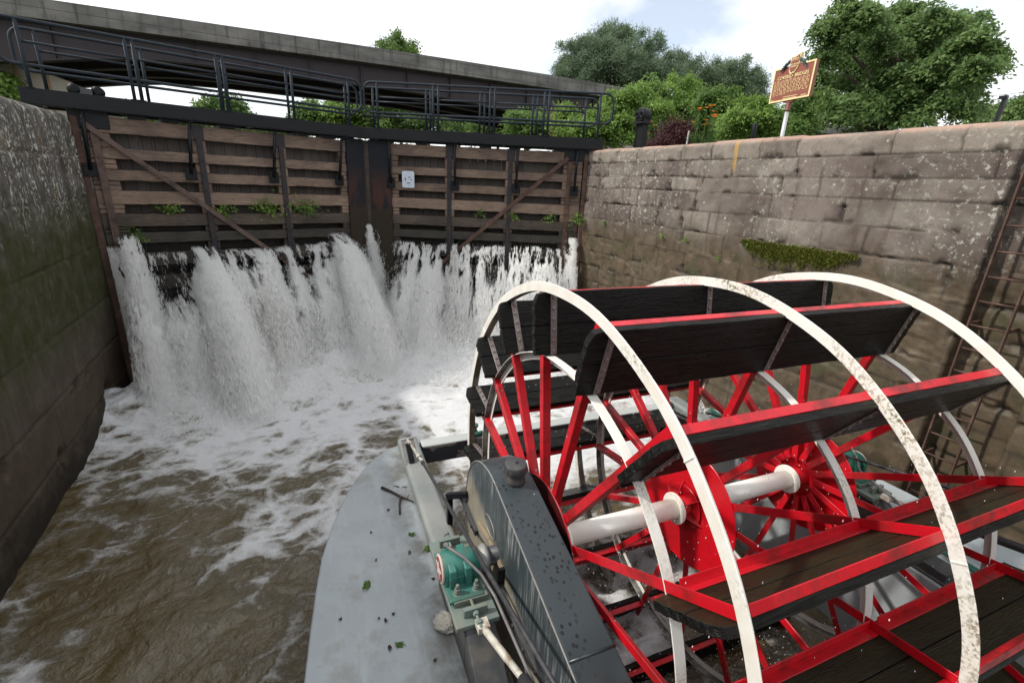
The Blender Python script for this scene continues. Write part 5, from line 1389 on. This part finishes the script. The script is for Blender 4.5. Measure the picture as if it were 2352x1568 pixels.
        mb = MB(); mb.lathe([(.094, 0), (.094, .0185)], 32, (X(2.462), 0, 1.885), (sg, 0, 0)); mb.build('emblem_disc', M['emblem_red'], bo)
        mb = MB(); pts = []
        for k in range(10):
            r_ = .085 if k % 2 == 0 else .034; q = math.pi / 2 + k * math.pi / 5; pts.append((r_ * math.cos(q), 1.885 + r_ * math.sin(q)))
        mb.prism(pts, lambda p, q, c: (c, p, q), *sorted((X(2.478), X(2.484)))); mb.build('star_emblem', M['emblem_white'], bo)
        mb = MB(); mb.lathe([(.098, 0), (.098, .05), (.108, .06), (.108, .085), (.09, .10)], 28, (X(2.18), 0, 1.885), (-sg, 0, 0)); mb.build('shaft_collar', M['galv'], bo)
        mb = MB(); mb.tube([(X(2.2), 0, 1.885), (X(1.45), 0, 1.885)], .075, 20); mb.build('stub_shaft', M['darkgrey'], bo)
        for u in (2.385, 2.235):
            for v in (-.195, .195):
                bt = MB(); p = Vector((X(u), v, 1.80)); bt.lathe([(.034, 0), (.034, .008)], 16, p); bt.lathe([(.027, .008), (.027, .032)], 6, p, (0, 0, 1), False); bt.lathe([(.025, .032), (.025, .050)], 6, p, (0, 0, 1), False); bt.lathe([(.014, .05), (.014, .085)], 10, p)
                bt.build('bearing_bolt', M['sage'], bo, .002, 1)
        for v in (-.36, .38):
            ad = MB(); ad.box((X(2.295) - .09, v - .018, 1.745), (X(2.295) + .09, v + .018, 1.815)); p = Vector((X(2.30), v + (.10 if v > 0 else -.16), 1.785)); q = Vector((X(2.30), v - (.08 if v > 0 else -.10), 1.785))
            ad.tube([p, q], .012, 8)
            ad.lathe([(.026, 0), (.026, .03)], 6, (X(2.30), v + (.025 if v > 0 else -.055), 1.785), (0, 1, 0), False); ad.lathe([(.026, 0), (.026, .034)], 6, (X(2.30), v + (.07 if v > 0 else -.13), 1.785), (0, 1, 0), False)
            ad.build('adjuster', M['sage'], BO, .003, 1)
        # brace rod with its turnbuckle and mast
        mb = MB(); m0 = Vector((X(2.29), 2.20, 1.44)); m1 = Vector((X(2.31), 2.36, 1.63))
        mb.bar(m0, m1, .075, .065, (1, 0, 0)); mb.build('rod_mast', M['black'] if sg < 0 else M['silver'], BO, .005)
        mb = MB()
        for dx in (-.055, .055): mb.bar(m0 + Vector((dx, -.01, .0)), m1 + Vector((dx, .03, .06)), .012, .05, (1, 0, 0))
        mb.tube([m1 + Vector((-.075, .02, .05)), m1 + Vector((.075, .02, .05))], .013, 8); mb.build('mast_cheek', M['galv'], BO, .002, 1)
        ra, rb_ = Vector((X(2.20), 2.02, 1.555)), Vector((X(2.20), -3.6, 2.81))
        an = m1 + Vector((0, .02, .05))
        mb = MB(); mb.tube([ra, rb_], .0165, 10); mb.lathe([(.024, 0), (.026, .05), (.02, .07)], 10, ra, (0, -1, .22)); mb.build('brace_rod', M['rubber'], BO)
        mb = MB(); dd = (ra - an); q1, q2 = an + dd * .18, an + dd * .74; sd = dd.cross(Vector((1, 0, 0))).normalized() * .02
        for s_ in (-1, 1): mb.bar(q1 + sd * s_, q2 + sd * s_, .014, .012, (1, 0, 0))
        mb.tube([q1 - dd * .04, q1 + dd * .02], .026, 8); mb.tube([q2 - dd * .02, q2 + dd * .06], .026, 8); mb.tube([an, q1], .012, 8); mb.tube([q2, ra], .012, 8); mb.lathe([(.03, -.015), (.03, .015)], 12, ra + Vector((0, .02, 0)), (1, 0, 0))
        mb.build('turnbuckle', M['creamrust'], BO, .002, 1)
        # lower rod from the bearing stand
        mb = MB(); pa = Vector((X(2.28), -.50, 1.76)); pb = Vector((X(2.20), -1.05, 1.90)); pc = Vector((X(1.98), -2.6, 2.35))
        pl = pa.lerp(pb, .62)
        mb.tube([pa, pl], .026, 12); mb.tube([pl, pb], .021, 12); dv = (pb - pl)
        for k in range(16): q = pl + dv * (k / 16.0); mb.tube([q, q + dv * .03], .0245, 10)
        mb.box((X(2.28) - .045, -.53, 1.735), (X(2.28) + .045, -.44, 1.79)); mb.build('threaded_rod', M['creamrust'], BO, .003, 1)
        mb = MB(); mb.tube([pb - (pc - pb) * .02, pc], .038, 14); mb.build('rod_sleeve', M['rubber'], BO)
        # grease hoses
        mb = MB(); mb.tube([(X(2.40), .10, 2.00), (X(2.38), .02, 2.03), (X(2.30), -.08, 2.01), (X(2.20), -.20, 1.93), (X(2.16), -.40, 1.90), (X(2.13), -.8, 1.82), (X(2.10), -1.6, 1.75)], .0125, 8)
        mb.lathe([(.02, 0), (.02, .03)], 8, (X(2.40), .10, 1.99), (0, 0, 1)); mb.build('grease_hose', M['cable'], BO)
    # green pipes on the deck beyond the wheel, and a slack black cable
    mb = MB()
    for du in (0, .05): mb.tube([(2.66 + du, 2.4, DZ + .05), (2.62 + du, .9, DZ + .05), (2.56 + du, -3, DZ + .05)], .018, 8)
    mb.build('deck_pipe', M['green'], BO)
    mb = MB(); mb.tube([(2.47, .3, 1.7), (2.55, .1, 1.55), (2.72, -.2, 1.40), (2.85, -.7, 1.36), (2.8, -2, 1.36)], .012, 8); mb.build('deck_cable', M['rubber'], BO)
boat()

# things lying on the near pontoon deck
def leafshape(label, px, sc, rot, mat, group='leaves fallen on the pontoon deck', nm='fallen_leaf', dark=False):
    b = onZ(*r6(*px), DZ)
    p = BO.matrix_basis @ Vector((b[0], b[1], DZ + .008))
    rs = random.Random(px[0]); mb = MB()
    P = []; n = 26
    lobes = 5
    for k in range(n):
        a = 2 * math.pi * k / n
        r = sc * (.55 + .28 * abs(math.cos(a * lobes / 2 + .3)) ** .7 + rs.uniform(-.06, .06)) * (1 - .35 * (abs(a - math.pi) < .35))
        P.append((r * math.cos(a), r * math.sin(a) * .8, .012 * math.sin(a * 2 + rs.random()) + rs.uniform(0, .006)))
    vs = [(0, 0, .012)] + P; fs = [(0, k + 1, (k + 1) % n + 1) for k in range(n)]
    mb.add(vs, fs); mb.tube([(-sc * .4, 0, .008), (-sc * 1.1, .1 * sc, .006)], .0025, 5)
    o = mb.build(nm, mat); o.location = p; o.rotation_euler = (rs.uniform(-.08, .08), rs.uniform(-.08, .08), rot)
    props(o, label, 'leaf', group)
leafshape('green leaf on the pontoon deck nearest the deck beam bottom end', (775, 755), .060, .4, M['lf_deck'])
leafshape('green leaf lying highest up the pontoon deck below the twig', (680, 665), .050, 2.2, M['lf_deck'])
leafshape('smallest green leaf, beside two larger ones near the deck beam', (668, 778), .026, 1.0, M['lf_deck'])
leafshape('broad green leaf alone in the middle of the pontoon deck', (407, 978), .060, .9, M['lf_deck'])
leafshape('green leaf lowest down the deck below the lump of concrete', (605, 1335), .048, 2.6, M['lf_deck'])
for px, sc, lab in (((537, 518), .022, 'brown scrap of leaf just below the forked twig'), ((523, 1190), .022, 'dark scrap of leaf left of the concrete lump'), ((548, 1358), .026, 'dark scrap of leaf beside the lowest green leaf'), ((568, 1150), .018, 'brown scrap of leaf nearest above the concrete lump'), ((245, 1183), .016, 'brown speck of leaf nearest the outer deck edge'), ((820, 1432), .018, 'brown crumb below the concrete lump'), ((810, 937), .02, 'dark crumb at the foot of the deck beam'), ((462, 823), .014, 'dark crumb above the lone broad leaf'), ((432, 655), .014, 'dark crumb level with the highest green leaf'), ((480, 1178), .012, 'tiny crumb beside the dark leaf scrap')):
    leafshape(lab, px, sc, px[0], M['dead_leaf'], 'scraps of dead leaf on the deck', 'leaf_scrap')
def twig():
    P = [Vector((*onZ(*r6(*q), DZ)[:2], DZ + .016)) for q in ((497, 385), (560, 412), (612, 440), (650, 455), (690, 472))]
    Q = [Vector((*onZ(*r6(*q), DZ)[:2], DZ + .014)) for q in ((612, 440), (606, 490), (608, 545))]
    c = P[2]
    mb = MB(); mb.tube([p - c for p in P], [.017, .014, .013, .009, .007], 8); mb.tube([p - c for p in Q], [.012, .010, .010], 8); mb.tube([P[3] - c, P[3] - c + Vector((.03, .05, .01))], [.007, .004], 6)
    o = mb.build('forked_twig', M['twig']); o.location = BO.matrix_basis @ c; o.rotation_euler[2] = WROT
    props(o, 'dark forked twig lying on the pale grey pontoon deck', 'twig')
    for k, q in enumerate((((570, 372), (605, 378)), ((620, 380), (650, 376)))):
        a, b = [Vector((*onZ(*r6(*z), DZ)[:2], DZ + .006)) for z in q]
        mb = MB(); mb.tube([Vector((0, 0, 0)), (b - a) * .5 + Vector((0, .012, 0)), b - a], .0035, 5); mb.tube([(b - a) * .5, (b - a) * .6 + Vector((.01, -.03, 0))], .003, 5)
        o = mb.build('twig_scrap', M['twig']); o.location = BO.matrix_basis @ a; o.rotation_euler[2] = WROT
        props(o, ['longer thin twig scrap beyond the forked twig', 'short branching twig scrap nearest the deck beam top'][k], 'twig')
twig()
def lump():
    b = onZ(*r6(882, 1215), DZ); bm = bmesh.new(); bmesh.ops.create_icosphere(bm, subdivisions=4, radius=1)
    for v in bm.verts:
        n = v.co.copy(); f = 1 + .35 * (fbm(n.x * 1.6 + 5, n.y * 1.6 + n.z * 2.1, 3, 4) - .5) + .22 * (fbm(n.x * 5, n.y * 5 + n.z * 6, 3, 6) - .5)
        v.co = Vector((n.x * .085, n.y * .105, max(-.02, n.z * .06))) * float(f)
    me = bpy.data.meshes.new('concrete_lump'); bm.to_mesh(me); bm.free(); me.materials.append(M['stone_bit'])
    o = bpy.data.objects.new('concrete_lump', me); COL.objects.link(o); o.location = BO.matrix_basis @ Vector((b[0], b[1], DZ + .03)); o.rotation_euler[2] = .5
    props(o, 'pale broken lump of concrete on the pontoon deck beside the bearing stand', 'stone', )
    crumbs = [((918, 1155), .014), ((935, 1163), .012), ((958, 1187), .014), ((905, 1098), .010), ((902, 1022), .010), ((925, 1150), .009), ((893, 985), .009)]
    for i, (q, r) in enumerate(crumbs):
        b = onZ(*r6(*q), DZ + .03); bm = bmesh.new(); bmesh.ops.create_icosphere(bm, subdivisions=2, radius=r)
        for v in bm.verts: v.co *= 1 + .3 * (vn(v.co.x * 120, v.co.y * 120 + v.co.z * 90, i) - .5)
        me = bpy.data.meshes.new('concrete_crumb'); bm.to_mesh(me); bm.free(); me.materials.append(M['stone_bit'])
        o = bpy.data.objects.new('concrete_crumb', me); COL.objects.link(o); o.location = BO.matrix_basis @ Vector((b[0], b[1], DZ + .035))
        props(o, 'pale crumb of concrete along the coaming near the broken lump', 'stone', 'concrete crumbs near the lump')
lump()

# ------------------------------------------------------------------ the paddle wheel
def wheel():
    PW = empty('paddle_wheel', tuple(WC), WROT, 'big red and white paddle wheel with sixteen black wooden paddles', 'paddle wheel')
    T = (-1.545, 0.0, 1.492); RO, RI = 2.2, 1.628
    P = lambda t, r, a: (t, r * math.cos(a), r * math.sin(a))
    def ring(t0, t1, r0, r1, n=144):
        mb = MB(); vs = []
        rs = random.Random(int(t0 * 100) + int(r0 * 10))
        for k in range(n):
            a = 2 * math.pi * k / n; w = .003 * math.sin(a * 16 + t0)
            vs += [P(t0, r0 + w, a), P(t1, r0 + w, a), P(t1, r1 + w, a), P(t0, r1 + w, a)]
        fs = [(4 * k + j, 4 * k + (j + 1) % 4, 4 * ((k + 1) % n) + (j + 1) % 4, 4 * ((k + 1) % n) + j) for k in range(n) for j in range(4)]
        return mb.add(vs, fs)
    for i, t in enumerate(T):
        mb = ring(t - .040, t - .031, RO - .078, RO)
        mb2 = ring(t - .0305, t + .036, RO - .078, RO - .070); mb.add(mb2.v, mb2.f)
        for k in range(4):
            a = math.radians(40 + 90 * k + 22 * i); mb.bar(P(t - .041, RO - .079, a), P(t - .041, RO + .001, a), .008, .012, P(0, 1, a + 1.57))
        mb.build('outer_hoop', M['hoop_dirty'] if i == 1 else M['hoop_clean'], PW, .002, 1)
        mb = ring(t - .036, t + .036, RI - .008, RI); mb.f += []
        mb2 = ring(t + .024, t + .036, RI - .072, RI - .0085)
        mb.add(mb2.v, mb2.f); mb.build('inner_hoop', M['rim_in'], PW, .002, 1)
    N = 16; PH = math.radians(81.5)
    # spokes: angle iron, 48 of them
    def spoke_mesh():
        mb = MB(); r0, r1 = .20, RO - .079
        mb.box((-.034, r0, -.066), (-.026, r1, -.001)); mb.box((-.026, r0, -.009), (.034, r1, -.001))
        return mb
    sp = None
    for i, t in enumerate(T):
        for k in range(N):
            if sp is None: o = sp = spoke_mesh().build('spoke', M['red'], PW, .002, 1)
            else:
                o = sp.copy(); COL.objects.link(o); o.parent = PW
            o.location = (t, 0, 0); o.rotation_euler = (PH + 2 * math.pi * k / N, 0, 0)
    # paddles
    def board(rs, r0, r1, first):
        x0, x1 = T[0] - .135, T[2] + .15
        pts = []
        n = 26; clip = .06 if not first else 0
        jag = lambda: rs.uniform(-.007, .007)
        if first:
            pts = [(x0 + jag(), r0 + .01)] + [(x0 + jag(), r0 + (r1 - r0) * q / 9) for q in range(1, 9)] + [(x0, r1)]
        else:
            pts = [(x0, r0)] + [(x0 + jag(), r0 + (r1 - clip - r0) * q / 8) for q in range(1, 8)] + [(x0 + .01, r1 - clip), (x0 + clip * .55, r1 - .012)]
        pts += [(x0 + clip + .02 + (x1 - clip - x0 - clip - .04) * q / n, r1 + (rs.uniform(-.004, .003) if not first else 0)) for q in range(n + 1)]
        if first: pts += [(x1, r1)] + [(x1 + jag(), r1 - (r1 - r0) * q / 9) for q in range(1, 9)]
        else: pts += [(x1 - clip * .5, r1 - .012), (x1, r1 - clip)] + [(x1 + jag(), r1 - clip - (r1 - clip - r0) * q / 8) for q in range(1, 8)]
        pts += [(x1 - (x1 - x0) * q / n, r0 + (rs.uniform(-.004, .004) if first else 0)) for q in range(n)]
        return MB().prism(pts, lambda a, b, c: (a, b, c), .003, .058)
    protos = []
    for k in range(N):
        if k < 5:
            rs = random.Random(100 + k)
            rm = 1.88 + rs.uniform(-.01, .01)
            mb = board(rs, 1.632, rm - .003, True); m2 = board(rs, rm + .003, 2.125, False); mb.add(m2.v, m2.f)
            o = mb.build('paddle', M['paddle'], PW, .006, 2)
            if k == 0:
                for t in T:
                    s = MB(); s.box((t - .002, 1.640, .0585), (t + .052, 2.118, .066))
                    for q in range(6): s.bolt((t + .025, 1.672 + q * .082, .066), (0, 0, 1), .015, .012)
                    s.build('strap', M['strap'], o, .002, 1)
                for a, b in ((T[0] + .043, T[1] - .040), (T[1] + .043, T[2] - .040)):
                    s = MB(); s.box((a, 2.117, -.055), (b, 2.126, .001)); s.box((a, 2.062, -.008), (b, 2.117, .0015)); s.build('angle_bar', M['red'], o, .002, 1)
                    s = MB(); s.box((a, 1.655, -.058), (b, 1.664, .001)); s.box((a, 1.664, -.008), (b, 1.722, .0015)); s.build('angle_bar', M['red'], o, .002, 1)
                kids = list(o.children)
            else:
                for c in kids:
                    d = c.copy(); COL.objects.link(d); d.parent = o
            protos.append(o)
        else:
            src = protos[(k * 3) % 5]
            o = src.copy(); COL.objects.link(o); o.parent = PW
            for c in src.children:
                d = c.copy(); COL.objects.link(d); d.parent = o
        o.rotation_euler = (PH + 2 * math.pi * k / N, 0, 0)
    # hubs
    dt = (-1.545 - .047, -.046, 1.492 + .055); dr = (.58, .60, .58)
    for i in range(3):
        mb = MB(); mb.lathe([(dr[i], -.007), (dr[i], .007)], 64, (dt[i], 0, 0), (1, 0, 0), False)
        mb.build('hub_disc', M['disc_shade'] if i == 0 else M['red_clean'], PW, .003, 1)
    mb = MB()
    for i, t in enumerate(T):
        mb2 = MB(); a, b = (t - .17, t + .17) if i == 1 else (t - .17, t + .12) if i == 2 else (t - .06, t + .17)
        mb2.lathe([(.105, a), (.105, b)], 28, (0, 0, 0), (1, 0, 0))
        if i == 1:
            mb2.lathe([(.215, -.075), (.215, -.066)], 32, (0, 0, 0), (1, 0, 0), False)
            for k in range(6):
                q = math.radians(60 * k + 15); c = Vector((0, math.cos(q), math.sin(q))); s_ = Vector((0, -math.sin(q), math.cos(q))) * .006
                A, B, C = Vector((-.165, 0, 0)) + c * .10, Vector((-.066, 0, 0)) + c * .26, Vector((-.066, 0, 0)) + c * .10
                mb2.add([A - s_, B - s_, C - s_, A + s_, B + s_, C + s_], [(0, 1, 2), (5, 4, 3), (0, 3, 4, 1), (1, 4, 5, 2), (2, 5, 3, 0)])
        mb2.build('hub_sleeve', M['red'], PW, .003, 1)
    mb = MB(); mb.lathe([(.092, -1.40), (.092, -.18)], 36, (0, 0, 0), (1, 0, 0)); mb.lathe([(.092, .18), (.092, 1.33)], 36, (0, 0, 0), (1, 0, 0)); mb.build('axle', M['axle'], PW)
    for t in (-.185, 1.33, .185, -1.38):
        MB().lathe([(.150, -.010), (.150, .010)], 40, (t, 0, 0), (1, 0, 0), False).build('axle_flange', M['axle'], PW, .003, 2)
wheel()
# water dripping and splashing around the turning wheel
def wheel_spray():
    rs = np.random.RandomState(77); n = 1500
    r = 2.15 * np.sqrt(rs.rand(n)); a = rs.uniform(0, 2 * np.pi, n)
    x = rs.uniform(-1.75, 1.65, n); y = r * np.cos(a); z = r * np.sin(a) * 1.0
    k = z > 1.25; z[k] -= 1.2
    e = empty('wheel_spray', tuple(WC), WROT, 'water drops falling off the turning paddles', 'spray', None, 'stuff')
    drops(e, np.stack([x, y, z], 1), rs.uniform(.0018, .0044, n), rs, M['clear_drop'], 2.8)
    n = 2600
    cx = rs.choice([-1.2, -.4, .5, 1.2, -.9, .1], n) + rs.normal(0, .28, n); cy = rs.choice([-.4, .3, .9, -.9], n) + rs.normal(0, .25, n); h = rs.exponential(.13, n) - 1.88
    drops(e, np.stack([cx, cy, h], 1), rs.uniform(.002, .007, n), rs, M['foam_drop'], 1.3, 'splash_drop')
wheel_spray()
